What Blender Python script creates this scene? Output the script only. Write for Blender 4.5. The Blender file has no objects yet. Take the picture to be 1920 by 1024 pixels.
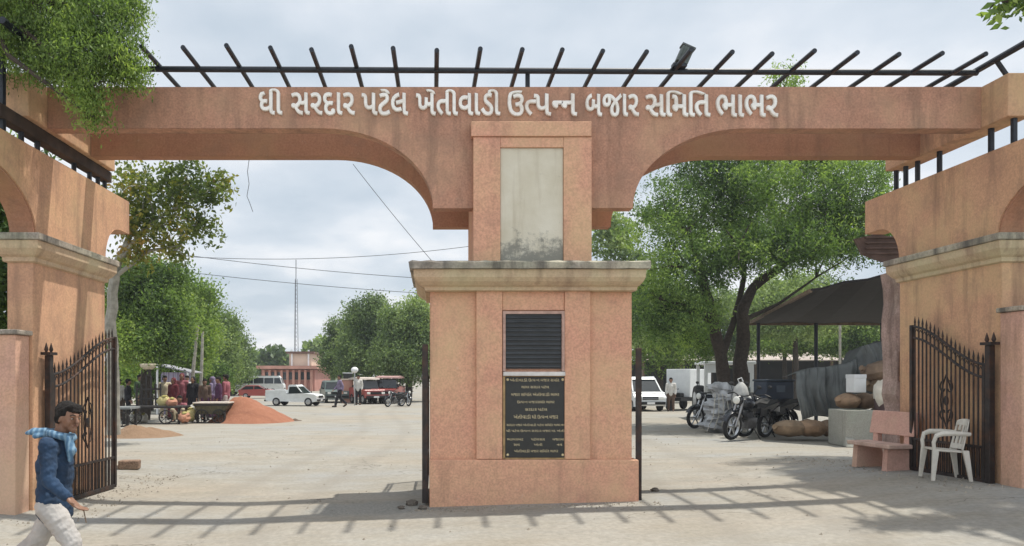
import bpy, bmesh, math, random
import numpy as np
from mathutils import Vector, Matrix, noise
from mathutils.geometry import tessellate_polygon

R = math.radians
SC = bpy.context.scene
COL = SC.collection

# ------------------------------------------------------------------ camera, world, sun, exposure
F, CX, CY, CH = 1387.0, 812.0, 705.0, 1.6      # focal length and principal point in photo pixels, eye height
cam = bpy.data.cameras.new("camera")
cam.sensor_width = 36.0
cam.lens = F / 1920 * 36.0
cam.shift_x = (960 - CX) / 1920
cam.shift_y = (CY - 512) / 1920
cam.clip_start = 0.1
cam.clip_end = 3000
camo = bpy.data.objects.new("camera", cam)
COL.objects.link(camo)
camo.location = (0, 0, CH)
camo.rotation_euler = (R(90), 0, 0)
SC.camera = camo

SUN = Vector((1.9, 0.8, 5.3)).normalized()     # towards the sun
sun = bpy.data.lights.new("sun", "SUN")
sun.energy = 4.3
sun.angle = R(0.9)
sun.color = (1.0, 0.95, 0.86)
suno = bpy.data.objects.new("sun", sun)
COL.objects.link(suno)
suno.rotation_euler = SUN.to_track_quat('Z', 'Y').to_euler()

W = bpy.data.worlds.new("World")
SC.world = W
W.use_nodes = True
nt = W.node_tree
nt.nodes.clear()
def wn(t, **k):
    n = nt.nodes.new(t)
    for a, b in k.items(): setattr(n, a, b)
    return n
wo = wn('ShaderNodeOutputWorld')
sky = wn('ShaderNodeTexSky', sky_type='NISHITA', sun_disc=False)
sky.sun_elevation = math.asin(SUN.z)
sky.sun_rotation = math.atan2(SUN.x, SUN.y)
sky.dust_density = 3.0
b1 = wn('ShaderNodeBackground'); b1.inputs[1].default_value = 0.10
nt.links.new(sky.outputs[0], b1.inputs[0])
tc = wn('ShaderNodeTexCoord')
sep = wn('ShaderNodeSeparateXYZ'); nt.links.new(tc.outputs['Generated'], sep.inputs[0])
def wm(op, a, b=None, c=None):
    n = wn('ShaderNodeMath', operation=op)
    for i, v in enumerate((a, b, c)):
        if v is None: continue
        if isinstance(v, (int, float)): n.inputs[i].default_value = v
        else: nt.links.new(v, n.inputs[i])
    return n.outputs[0]
zz = wm('ADD', wm('MAXIMUM', sep.outputs[2], 0.0), 0.22)
cmb = wn('ShaderNodeCombineXYZ')
nt.links.new(wm('DIVIDE', sep.outputs[0], zz), cmb.inputs[0])
nt.links.new(wm('DIVIDE', sep.outputs[1], zz), cmb.inputs[1])
cn = wn('ShaderNodeTexNoise'); cn.inputs['Scale'].default_value = 1.5; cn.inputs['Detail'].default_value = 6; cn.inputs['Roughness'].default_value = 0.5
nt.links.new(cmb.outputs[0], cn.inputs['Vector'])
cr = wn('ShaderNodeValToRGB')
cr.color_ramp.elements[0].position = 0.38; cr.color_ramp.elements[0].color = (0.56, 0.64, 0.72, 1)
cr.color_ramp.elements[1].position = 0.62; cr.color_ramp.elements[1].color = (0.93, 0.94, 0.96, 1)
e = cr.color_ramp.elements.new(0.5); e.color = (0.70, 0.76, 0.825, 1)
nt.links.new(cn.outputs[0], cr.inputs[0])
# sky strength raised behind the camera, an added fill for the shaded front faces
back = wm('MULTIPLY', wm('MAXIMUM', wm('MULTIPLY', sep.outputs[1], -1.0), 0.0), 0.7)
b2 = wn('ShaderNodeBackground')
nt.links.new(cr.outputs[0], b2.inputs[0])
nt.links.new(wm('ADD', back, 1.05), b2.inputs[1])
mx = wn('ShaderNodeMixShader'); mx.inputs[0].default_value = 0.86
nt.links.new(b1.outputs[0], mx.inputs[1]); nt.links.new(b2.outputs[0], mx.inputs[2])
nt.links.new(mx.outputs[0], wo.inputs[0])

SC.view_settings.view_transform = 'Standard'
SC.view_settings.look = 'None'
SC.view_settings.exposure = 0.12
SC.view_settings.gamma = 1
SC.view_settings.use_curve_mapping = False
SC.cycles.max_bounces = 7
SC.cycles.transparent_max_bounces = 8

# ------------------------------------------------------------------ small tools
def P(px, py, d):                              # a point of the place that stands at depth d
    return Vector(((px - CX) / F * d, d, CH - (py - CY) / F * d))

def ss(a, b, x):
    t = min(1, max(0, (x - a) / (b - a)))
    return t * t * (3 - 2 * t)

def gz(x, y):                                  # height of the ground
    xs = (-8, -5.2, -4.4, -2.5, 1, 3.5, 5, 6.5, 9); zs = (0.02, -0.02, -0.1, -0.12, 0, 0.06, 0.13, 0.27, 0.3)
    a = float(np.interp(x, xs, zs))
    w = 1 - ss(9.5, 17, y)
    z = a * w
    if y < 8.5: z -= 0.05 * (8.5 - max(y, 3))
    return z

class MB:
    """collects shapes of one mesh"""
    def __init__(s): s.v = []; s.f = []
    def add(s, vs, fs):
        o = len(s.v); s.v += [Vector(v) for v in vs]; s.f += [tuple(i + o for i in f) for f in fs]; return s
    def box(s, lo, hi, m=None):
        x0, y0, z0 = lo; x1, y1, z1 = hi
        vs = [Vector(p) for p in ((x0,y0,z0),(x1,y0,z0),(x1,y1,z0),(x0,y1,z0),(x0,y0,z1),(x1,y0,z1),(x1,y1,z1),(x0,y1,z1))]
        if m is not None: vs = [m @ v for v in vs]
        return s.add(vs, [(3,2,1,0),(4,5,6,7),(0,1,5,4),(1,2,6,5),(2,3,7,6),(3,0,4,7)])
    def cbox(s, c, size, rz=0, rx=0, ry=0):
        m = Matrix.Translation(c) @ Matrix.Rotation(rz, 4, 'Z') @ Matrix.Rotation(ry, 4, 'Y') @ Matrix.Rotation(rx, 4, 'X')
        h = [a / 2 for a in size]
        return s.box((-h[0], -h[1], -h[2]), h, m)
    def prism(s, poly, axis, t0, t1):           # polygon (a,b) extruded along axis
        def pt(a, b, t): return {'x': (t, a, b), 'y': (a, t, b), 'z': (a, b, t)}[axis]
        n = len(poly)
        vs = [pt(a, b, t0) for a, b in poly] + [pt(a, b, t1) for a, b in poly]
        fs = [(i, (i + 1) % n, n + (i + 1) % n, n + i) for i in range(n)]
        for t in tessellate_polygon([[Vector((a, b, 0)) for a, b in poly]]):
            fs.append(tuple(t)); fs.append(tuple(n + i for i in reversed(t)))
        return s.add(vs, fs)
    def tube(s, pts, r, n=8, cap=True):
        pts = [Vector(p) for p in pts]
        rs = r if isinstance(r, (list, tuple)) else [r] * len(pts)
        rings = []; prev = None
        for i, p in enumerate(pts):
            t = (pts[min(i + 1, len(pts) - 1)] - pts[max(i - 1, 0)])
            t = t.normalized() if t.length > 1e-9 else Vector((0, 0, 1))
            u = prev if prev is not None else (Vector((1, 0, 0)) if abs(t.x) < 0.8 else Vector((0, 1, 0)))
            u = (u - t * u.dot(t)).normalized(); prev = u; w = t.cross(u)
            rings.append([p + (u * math.cos(2 * math.pi * k / n) + w * math.sin(2 * math.pi * k / n)) * rs[i] for k in range(n)])
        vs = [v for g in rings for v in g]; fs = []
        for i in range(len(rings) - 1):
            for k in range(n):
                fs.append((i*n+k, i*n+(k+1)%n, (i+1)*n+(k+1)%n, (i+1)*n+k))
        if cap: fs.append(tuple(reversed(range(n)))); fs.append(tuple((len(rings)-1)*n+k for k in range(n)))
        return s.add(vs, fs)
    def bar(s, a, b, w, h=None):                # square bar
        a = Vector(a); b = Vector(b); h = h or w; t = (b - a); L = t.length
        q = t.to_track_quat('X', 'Z').to_matrix().to_4x4()
        return s.box((0, -w/2, -h/2), (L, w/2, h/2), Matrix.Translation(a) @ q)
    def lathe(s, prof, c=(0,0,0), n=20, axis='z'):
        vs = []; fs = []; c = Vector(c)
        for r, z in prof:
            for k in range(n):
                a = 2 * math.pi * k / n; x, y = r * math.cos(a), r * math.sin(a)
                vs.append(c + (Vector((x, y, z)) if axis == 'z' else Vector((x, z, y))))
        for i in range(len(prof) - 1):
            for k in range(n):
                q = (i*n+k, i*n+(k+1)%n, (i+1)*n+(k+1)%n, (i+1)*n+k)
                fs.append(q if axis == 'z' else q[::-1])
        a = tuple(reversed(range(n))); b = tuple((len(prof)-1)*n+k for k in range(n))
        fs += [a, b] if axis == 'z' else [a[::-1], b[::-1]]
        return s.add(vs, fs)
    def ell(s, c, r, n=14, m=9, rot=None, bump=0, seed=0):
        vs = []; fs = []; c = Vector(c)
        r = r if isinstance(r, (list, tuple)) else (r, r, r)
        for i in range(m + 1):
            th = math.pi * i / m
            for k in range(n):
                ph = 2 * math.pi * k / n
                d = Vector((math.sin(th)*math.cos(ph), math.sin(th)*math.sin(ph), -math.cos(th)))
                if bump: d = d * (1 + bump * noise.noise(d * 2.2 + Vector((seed, seed * .7, 3))))
                v = Vector((d.x*r[0], d.y*r[1], d.z*r[2]))
                if rot is not None: v = rot @ v
                vs.append(c + v)
        for i in range(m):
            for k in range(n):
                fs.append((i*n+k, i*n+(k+1)%n, (i+1)*n+(k+1)%n, (i+1)*n+k))
        return s.add(vs, fs)
    def build(s, name, mat, parent=None, world=False, smooth=False, bevel=0, seg=2):
        off = parent_loc(parent) if (parent is not None and world) else Vector((0, 0, 0))
        me = bpy.data.meshes.new(name)
        me.from_pydata([v - off for v in s.v], [], s.f)
        bm = bmesh.new(); bm.from_mesh(me)
        bmesh.ops.remove_doubles(bm, verts=bm.verts, dist=1e-5)
        bmesh.ops.dissolve_degenerate(bm, edges=bm.edges, dist=1e-6)
        if bevel:
            es = [e for e in bm.edges if len(e.link_faces) == 2 and e.calc_face_angle(0) > R(28)]
            if es: bmesh.ops.bevel(bm, geom=es, offset=bevel, segments=seg, affect='EDGES', profile=0.5, clamp_overlap=True)
        bmesh.ops.recalc_face_normals(bm, faces=bm.faces)
        bm.to_mesh(me); bm.free()
        if smooth:
            me.shade_smooth()
            try: me.set_sharp_from_angle(angle=R(40))
            except Exception: pass
        if mat is not None: me.materials.append(mat)
        return link(name, me, parent)

def parent_loc(o):
    v = Vector((0, 0, 0))
    while o is not None: v += o.location; o = o.parent
    return v

def link(name, me, parent=None):
    o = bpy.data.objects.new(name, me); COL.objects.link(o)
    if parent is not None: o.parent = parent
    return o

def tag(o, label, cat, group=None, kind=None):
    if label: o["label"] = label
    if cat: o["category"] = cat
    if group: o["group"] = group
    if kind: o["kind"] = kind
    return o

def thing(name, label, cat, loc=(0, 0, 0), rz=0, group=None):
    o = bpy.data.objects.new(name, None); COL.objects.link(o)
    o.empty_display_size = 0.2
    o.location = loc; o.rotation_euler = (0, 0, rz)
    return tag(o, label, cat, group)

def dup(o, parent=None, label=None, loc=None, rz=None):
    c = o.copy(); COL.objects.link(c)
    if parent is not None: c.parent = parent
    if label: c["label"] = label
    if loc is not None: c.location = loc
    if rz is not None: c.rotation_euler = (0, 0, rz)
    for ch in list(o.children): dup(ch, c)
    return c

# ------------------------------------------------------------------ materials
MATS = {}
class NT:
    def __init__(s, name):
        s.m = bpy.data.materials.new(name); s.m.use_nodes = True; s.t = s.m.node_tree
        s.b = s.t.nodes['Principled BSDF']; s.o = s.t.nodes['Material Output']
        s.tc = s.n('ShaderNodeTexCoord')
    def n(s, t, **k):
        x = s.t.nodes.new(t)
        for a, b in k.items(): setattr(x, a, b)
        return x
    def l(s, a, b): s.t.links.new(a, b)
    def map(s, scale, world=False):
        mp = s.n('ShaderNodeMapping'); mp.inputs['Scale'].default_value = scale if isinstance(scale, (tuple, list)) else (scale,) * 3
        if world:
            g = s.n('ShaderNodeNewGeometry'); s.l(g.outputs['Position'], mp.inputs[0])
        else: s.l(s.tc.outputs['Object'], mp.inputs[0])
        return mp.outputs[0]
    def noise(s, scale, detail=4, rough=0.55, world=False, dist=0):
        x = s.n('ShaderNodeTexNoise'); x.inputs['Scale'].default_value = 1
        x.inputs['Detail'].default_value = detail; x.inputs['Roughness'].default_value = rough; x.inputs['Distortion'].default_value = dist
        s.l(s.map(scale, world), x.inputs['Vector']); return x.outputs[0]
    def ramp(s, fac, stops):
        x = s.n('ShaderNodeValToRGB'); els = x.color_ramp.elements
        while len(els) < len(stops): els.new(0.5)
        for e, (p, c) in zip(els, stops):
            e.position = p; e.color = (c, c, c, 1) if isinstance(c, (int, float)) else (*c, 1)
        s.l(fac, x.inputs[0]); return x.outputs[0]
    def mix(s, fac, a, b, mode='MIX'):
        x = s.n('ShaderNodeMixRGB', blend_type=mode)
        for i, v in ((0, fac), (1, a), (2, b)):
            if isinstance(v, (int, float)): x.inputs[i].default_value = v if i == 0 else (v, v, v, 1)
            elif isinstance(v, tuple): x.inputs[i].default_value = (*v, 1)
            else: s.l(v, x.inputs[i])
        return x.outputs[0]
    def bump(s, h, strength=0.3, dist=0.01):
        x = s.n('ShaderNodeBump'); x.inputs['Strength'].default_value = strength; x.inputs['Distance'].default_value = dist
        s.l(h, x.inputs['Height']); s.l(x.outputs[0], s.b.inputs['Normal'])
    def color(s, c):
        if isinstance(c, tuple): s.b.inputs['Base Color'].default_value = (*c, 1)
        else: s.l(c, s.b.inputs['Base Color'])
    def rough(s, r): s.b.inputs['Roughness'].default_value = r

def paint(name, col, var=0.25, scale=3.0, rough=0.7, metal=0, bump=0, bscale=60, dirt=None):
    """a painted or plain surface with blotches"""
    if name in MATS: return MATS[name]
    t = NT(name)
    dark = tuple(c * (1 - var) for c in col); lite = tuple(min(1, c * (1 + var * .6)) for c in col)
    c = t.ramp(t.noise(scale, 5), [(0.3, dark), (0.7, lite)])
    if dirt:
        k = t.ramp(t.noise(scale * .45, 6, .65), [(0.48, 0.0), (0.68, 0.8)])
        c = t.mix(k, c, dirt)
    t.color(c); t.rough(rough); t.b.inputs['Metallic'].default_value = metal
    if bump: t.bump(t.noise(bscale, 3), bump, 0.01)
    MATS[name] = t.m
    return t.m

def plaster(name, c1, c2, grime=(0.17, 0.11, 0.08), rough_cast=0.5, gpos=0.56, streak=0.6):
    """weather-stained painted plaster: two tones of the paint, runs of grime, pebble-dash relief"""
    t = NT(name)
    c = t.mix(t.ramp(t.noise(1.3, 5, .6), [(0.36, 0.0), (0.66, 1.0)]), c1, c2)
    sp = t.ramp(t.noise(38, 2, .6), [(0.34, .94 - .40 * rough_cast), (0.62, 1.02 + .25 * rough_cast)])
    c = t.mix(1.0, c, sp, 'MULTIPLY')
    s2 = t.ramp(t.noise(13, 3, .65), [(0.36, 1 - .30 * rough_cast), (0.64, 1 + .16 * rough_cast)])
    c = t.mix(1.0, c, s2, 'MULTIPLY')
    yl = t.ramp(t.noise(.75, 4, .6), [(0.48, 0.0), (0.66, .55)])
    c = t.mix(yl, c, (c1[0] * .95, c1[1] * 1.18, c1[2] * 1.05))
    st = t.ramp(t.noise((4.2, 4.2, .55), 5, .62), [(gpos, 0.0), (gpos + .2, streak)])
    bl = t.ramp(t.noise(2.1, 6, .7), [(gpos - .02, 0.0), (gpos + .16, streak * .75)])
    c = t.mix(st, c, grime); c = t.mix(bl, c, tuple(g * 1.6 for g in grime))
    pk = t.ramp(t.noise(9, 4, .7), [(0.66, 0.0), (0.72, 0.30)])
    c = t.mix(pk, c, (0.62, 0.48, 0.38))
    t.color(c); t.rough(0.88)
    t.b.inputs['Specular IOR Level'].default_value = 0.2
    t.bump(t.noise(70, 3, .65), rough_cast, 0.012)
    return t.m

M_BEAM = plaster("roughcast_beam", (0.53, 0.29, 0.20), (0.44, 0.235, 0.16), gpos=0.49, streak=0.58, rough_cast=0.30)
M_PIER = plaster("roughcast_pier", (0.66, 0.39, 0.25), (0.64, 0.335, 0.235), gpos=0.57, streak=0.40, rough_cast=0.24)
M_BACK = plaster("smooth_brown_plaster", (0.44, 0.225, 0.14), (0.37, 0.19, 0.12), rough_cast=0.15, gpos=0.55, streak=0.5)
M_SIDE = plaster("orange_plaster", (0.62, 0.37, 0.225), (0.54, 0.31, 0.20), rough_cast=0.18, gpos=0.52, streak=0.55)
M_PINK = plaster("pink_plaster", (0.60, 0.36, 0.28), (0.62, 0.38, 0.26), rough_cast=0.18, gpos=0.57, streak=0.45)
M_CORN = plaster("cornice_plaster", (0.56, 0.43, 0.29), (0.53, 0.38, 0.25), rough_cast=0.15, gpos=0.54)
M_SLAB = plaster("weathered_slab", (0.50, 0.43, 0.34), (0.36, 0.32, 0.27), grime=(0.07, 0.065, 0.06), rough_cast=0.35, gpos=0.48, streak=0.8)
M_PANEL = plaster("pale_panel", (0.62, 0.58, 0.46), (0.52, 0.49, 0.40), grime=(0.20, 0.19, 0.16), rough_cast=0.3, gpos=0.55, streak=0.5)
M_BENCH = plaster("bench_paint", (0.60, 0.37, 0.30), (0.55, 0.32, 0.255), rough_cast=0.12, gpos=0.54, streak=0.4)
M_CONC = plaster("grey_concrete", (0.36, 0.35, 0.31), (0.30, 0.30, 0.26), grime=(0.12, 0.12, 0.10), rough_cast=0.2)
M_STUB = plaster("peeling_stub", (0.46, 0.33, 0.29), (0.36, 0.27, 0.24), grime=(0.12, 0.08, 0.065), rough_cast=0.4, gpos=0.47, streak=0.8)
M_IRON = paint("black_pipe", (0.014, 0.018, 0.026), .4, 6, 0.45, 0.2)
M_GATE = paint("rusty_black_iron", (0.035, 0.028, 0.026), .5, 9, 0.6, 0.3, dirt=(0.10, 0.045, 0.025))
M_LETTER = paint("letter_white", (0.90, 0.88, 0.83), .06, 8, 0.55, dirt=(0.66, 0.58, 0.50))
M_BLACK = paint("black_stone", (0.016, 0.017, 0.016), .3, 12, 0.35)
M_GOLD = paint("gold_letters", (0.62, 0.52, 0.30), .2, 20, 0.5)
M_TYRE = paint("tyre_rubber", (0.012, 0.012, 0.013), .2, 20, 0.85)
M_CHROME = paint("dull_chrome", (0.45, 0.46, 0.47), .15, 10, 0.3, 0.9)
M_GLASS = paint("dark_glass", (0.018, 0.024, 0.028), .15, 5, 0.12)
M_WHITE = paint("white_paint", (0.74, 0.75, 0.75), .08, 4, 0.4)
M_LIGHT = paint("lamp_lens", (0.75, 0.75, 0.70), .05, 5, 0.15)
M_REDL = paint("red_lens", (0.45, 0.03, 0.02), .1, 5, 0.25)
M_PLASTIC = paint("white_plastic", (0.62, 0.59, 0.52), .12, 6, 0.5, dirt=(0.42, 0.39, 0.33))
M_WOOD = paint("old_wood", (0.16, 0.11, 0.07), .4, 8, 0.85)
M_BARK = paint("bark", (0.060, 0.046, 0.036), .45, 14, 0.95, bump=0.8, bscale=30)
M_PALEBARK = paint("pale_bark", (0.34, 0.32, 0.27), .35, 8, 0.9, bump=0.4, bscale=30)
M_SKIN = paint("skin", (0.23, 0.12, 0.075), .18, 14, 0.55)
M_HAIR = paint("hair", (0.008, 0.006, 0.005), .4, 60, 0.95, bump=0.6, bscale=120)

# ground
t = NT("dusty_concrete")
big = t.noise((.16, .30, 1), 5, .55, world=True)
c = t.ramp(big, [(0.34, (0.33, 0.29, 0.235)), (0.5, (0.32, 0.305, 0.27)), (0.66, (0.295, 0.297, 0.288))])
md = t.ramp(t.noise((.9, 1.9, 1), 6, .65, world=True), [(0.42, 0.0), (0.66, 0.75)])
c = t.mix(md, c, (0.27, 0.245, 0.20))
st = t.ramp(t.noise((.45, 2.6, 1), 5, .6, world=True), [(0.52, 0.0), (0.66, 0.7)])
c = t.mix(st, c, (0.285, 0.27, 0.24))
fine = t.ramp(t.noise(16, 5, .7, world=True), [(0.3, 0.82), (0.7, 1.12)])
c = t.mix(1.0, c, fine, 'MULTIPLY')
vo = t.n('ShaderNodeTexVoronoi', feature='DISTANCE_TO_EDGE'); vo.inputs['Scale'].default_value = 1
wv = t.n('ShaderNodeVectorMath', operation='ADD')
nz = t.n('ShaderNodeTexNoise'); nz.inputs['Scale'].default_value = 1.3; nz.inputs['Detail'].default_value = 5
g = t.n('ShaderNodeNewGeometry'); t.l(g.outputs['Position'], nz.inputs['Vector'])
t.l(t.map((.33, .42, .4), True), wv.inputs[0]); t.l(nz.outputs['Color'], wv.inputs[1]); t.l(wv.outputs[0], vo.inputs['Vector'])
ck = t.ramp(vo.outputs['Distance'], [(0.0, 0.85), (0.011, 0.0)])
ckm = t.mix(1.0, ck, t.ramp(t.noise(.5, 3, world=True), [(0.45, 0.0), (0.6, 1.0)]), 'MULTIPLY')
c = t.mix(ckm, c, (0.10, 0.085, 0.07))
# worn asphalt showing through beside the pillar, faint tyre tracks along the road
gp = t.n('ShaderNodeNewGeometry'); sx = t.n('ShaderNodeSeparateXYZ'); t.l(gp.outputs['Position'], sx.inputs[0])
def M(op, a, b=0.0):
    x = t.n('ShaderNodeMath', operation=op)
    for i, v in enumerate((a, b)):
        if isinstance(v, (int, float)): x.inputs[i].default_value = v
        else: t.l(v, x.inputs[i])
    return x.outputs[0]
ex = M('DIVIDE', M('ADD', sx.outputs[0], .85), 1.25); ey = M('DIVIDE', M('ADD', sx.outputs[1], -9.25), .55)
rr2 = M('SQRT', M('ADD', M('MULTIPLY', ex, ex), M('MULTIPLY', ey, ey)))
pm = t.ramp(M('ADD', rr2, M('MULTIPLY', M('ADD', t.noise(2.6, 6, .7, world=True), -.5), 1.6)), [(0.55, 0.9), (1.0, 0.0)])
c = t.mix(pm, c, t.ramp(t.noise(30, 4, .75, world=True), [(0.3, (0.15, 0.15, 0.14)), (0.65, (0.31, 0.30, 0.27))]))
for xc in (-2.6, -1.35, 3.6, 4.75):
    dx_ = M('ABSOLUTE', M('ADD', M('ADD', sx.outputs[0], -xc), M('MULTIPLY', M('SINE', M('MULTIPLY', sx.outputs[1], .23)), .55)))
    tr_ = t.ramp(M('ADD', dx_, M('MULTIPLY', M('ADD', t.noise((1.2, .5, 1), 5, .7, world=True), -.5), .5)), [(0.05, 0.35), (0.28, 0.0)])
    c = t.mix(tr_, c, (0.235, 0.215, 0.185))
t.color(c); t.rough(0.93); t.b.inputs['Specular IOR Level'].default_value = 0.2
hs = t.mix(0.5, t.noise(5, 5, .7, world=True), t.noise(45, 3, .6, world=True))
t.bump(hs, 0.35, 0.02)
M_GROUND = t.m

t = NT("worn_asphalt_patch")
c = t.ramp(t.noise(26, 5, .75, world=True), [(0.3, (0.20, 0.19, 0.175)), (0.5, (0.31, 0.295, 0.265)), (0.7, (0.39, 0.36, 0.31))])
t.color(c); t.rough(0.95); t.bump(t.noise(30, 4, .7, world=True), 0.5, 0.02)
M_PATCH = t.m

def leaf_mat(name, cols, trans=0.35):
    t = NT(name)
    at = t.n('ShaderNodeAttribute'); at.attribute_name = "tone"
    c = t.ramp(at.outputs['Fac'], cols)
    t.color(c); t.rough(0.55); t.b.inputs['Specular IOR Level'].default_value = 0.25
    tr = t.n('ShaderNodeBsdfTranslucent')
    br = t.mix(1.0, c, (1.5, 1.6, 0.7), 'MULTIPLY'); t.l(br, tr.inputs[0])
    mxs = t.n('ShaderNodeMixShader'); mxs.inputs[0].default_value = trans
    t.l(t.b.outputs[0], mxs.inputs[1]); t.l(tr.outputs[0], mxs.inputs[2]); t.l(mxs.outputs[0], t.o.inputs[0])
    return t.m
L_NEEM = leaf_mat("neem_leaf", [(0.0, (0.032, 0.06, 0.028)), (0.5, (0.125, 0.205, 0.065)), (1.0, (0.34, 0.45, 0.13))], .4)
L_OVER = leaf_mat("fine_bright_leaf", [(0.0, (0.07, 0.12, 0.04)), (0.5, (0.20, 0.29, 0.08)), (1.0, (0.38, 0.46, 0.14))], .45)
L_DRY = leaf_mat("yellowing_leaf", [(0.0, (0.06, 0.09, 0.03)), (0.4, (0.13, 0.17, 0.045)), (0.8, (0.27, 0.25, 0.06)), (1.0, (0.32, 0.20, 0.06))], .4)
L_FAR = leaf_mat("far_leaf", [(0.0, (0.06, 0.095, 0.05)), (0.5, (0.185, 0.255, 0.11)), (1.0, (0.36, 0.44, 0.19))], .35)
L_BRIGHT = leaf_mat("bright_leaf", [(0.0, (0.04, 0.075, 0.03)), (0.5, (0.165, 0.25, 0.072)), (1.0, (0.38, 0.47, 0.14))], .4)

# ------------------------------------------------------------------ ground
xs = np.concatenate([np.array([-900, -400, -150, -60, -30, -20]), np.arange(-14, 14.01, .35), np.array([16, 20, 30, 60, 150, 400, 900])])
ys = np.concatenate([np.array([-40, -10, 0, 2]), np.arange(3, 20, .35), np.arange(20, 60, 4.0), np.array([60, 90, 150, 300, 600, 1500])])
mb = MB()
mb.v = [Vector((x, y, gz(x, y))) for y in ys for x in xs]
nx = len(xs)
mb.f = [(j*nx+i, j*nx+i+1, (j+1)*nx+i+1, (j+1)*nx+i) for j in range(len(ys)-1) for i in range(nx-1)]
tag(mb.build("ground", M_GROUND, smooth=True), "dusty pale concrete yard and road running under the gateway", "ground", kind="structure")

# grit and pebbles lying about, thickest along the foot of the walls
rg_ = random.Random(12); mb = MB()
for i in range(1300):
    k = rg_.random()
    if k < .30: x, y = rg_.uniform(-4.75, -4.2) + rg_.gauss(0, .12), rg_.uniform(8.3, 12.5)
    elif k < .5: x, y = rg_.uniform(5.9, 6.9), rg_.uniform(8.6, 13)
    elif k < .68: x, y = rg_.uniform(-.3, 2.8), 9.1 - abs(rg_.gauss(0, .14))
    else: x, y = rg_.uniform(-7, 9), rg_.uniform(6.2, 22)
    r_ = rg_.choice((.008, .01, .012, .016, .024)); z = gz(x, y) + r_ * .3
    vs = [(x + r_ * rg_.uniform(.6, 1.3) * math.cos(a_), y + r_ * rg_.uniform(.6, 1.3) * math.sin(a_), z - r_ * .5) for a_ in (0, 1.5, 3, 4.6)] + [(x + r_ * .2, y, z + r_ * .7)]
    mb.add(vs, [(0, 1, 4), (1, 2, 4), (2, 3, 4), (3, 0, 4)])
tag(mb.build("loose_gravel", paint("gravel_grey", (0.30, 0.265, 0.215), .5, 3, .95)), "grit and pebbles scattered over the yard and along the walls", "gravel", kind="stuff")

# ------------------------------------------------------------------ gateway
XL, XR = -4.9, 6.967
gw = thing("entrance_gateway", "wide orange double arch gateway with raised white lettering and a pergola of black pipes", "gateway", (1.25, 9.4, 0))
def arch_poly(ins=0.0, n=18):
    """outline of the main beam: two openings with quarter-ellipse haunches on the middle pillar"""
    zb, zt, zs = 4.745, 5.27, 3.735
    a0, a1 = -1.40, 0.0; c0, c1 = 3.985, 2.54
    p = [(XL + .004, zt), (XL + .004, zb)]
    for i in range(n + 1):
        th = math.pi / 2 * i / n
        p.append((a0 + (a1 - a0) * math.sin(th), zs + (zb - zs) * math.cos(th)))
    for i in range(n + 1):
        th = math.pi / 2 * (1 - i / n)
        p.append((c0 + (c1 - c0) * math.sin(th), zs + (zb - zs) * math.cos(th)))
    p += [(XR - .004, zb), (XR - .004, zt)]
    return p
MB().prism(arch_poly(), 'y', 9.40, 9.60).build("front_beam", M_BEAM, gw, True, bevel=.008)
MB().prism(arch_poly(), 'y', 10.58, 10.78).build("back_beam", M_BACK, gw, True, bevel=.008)
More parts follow.
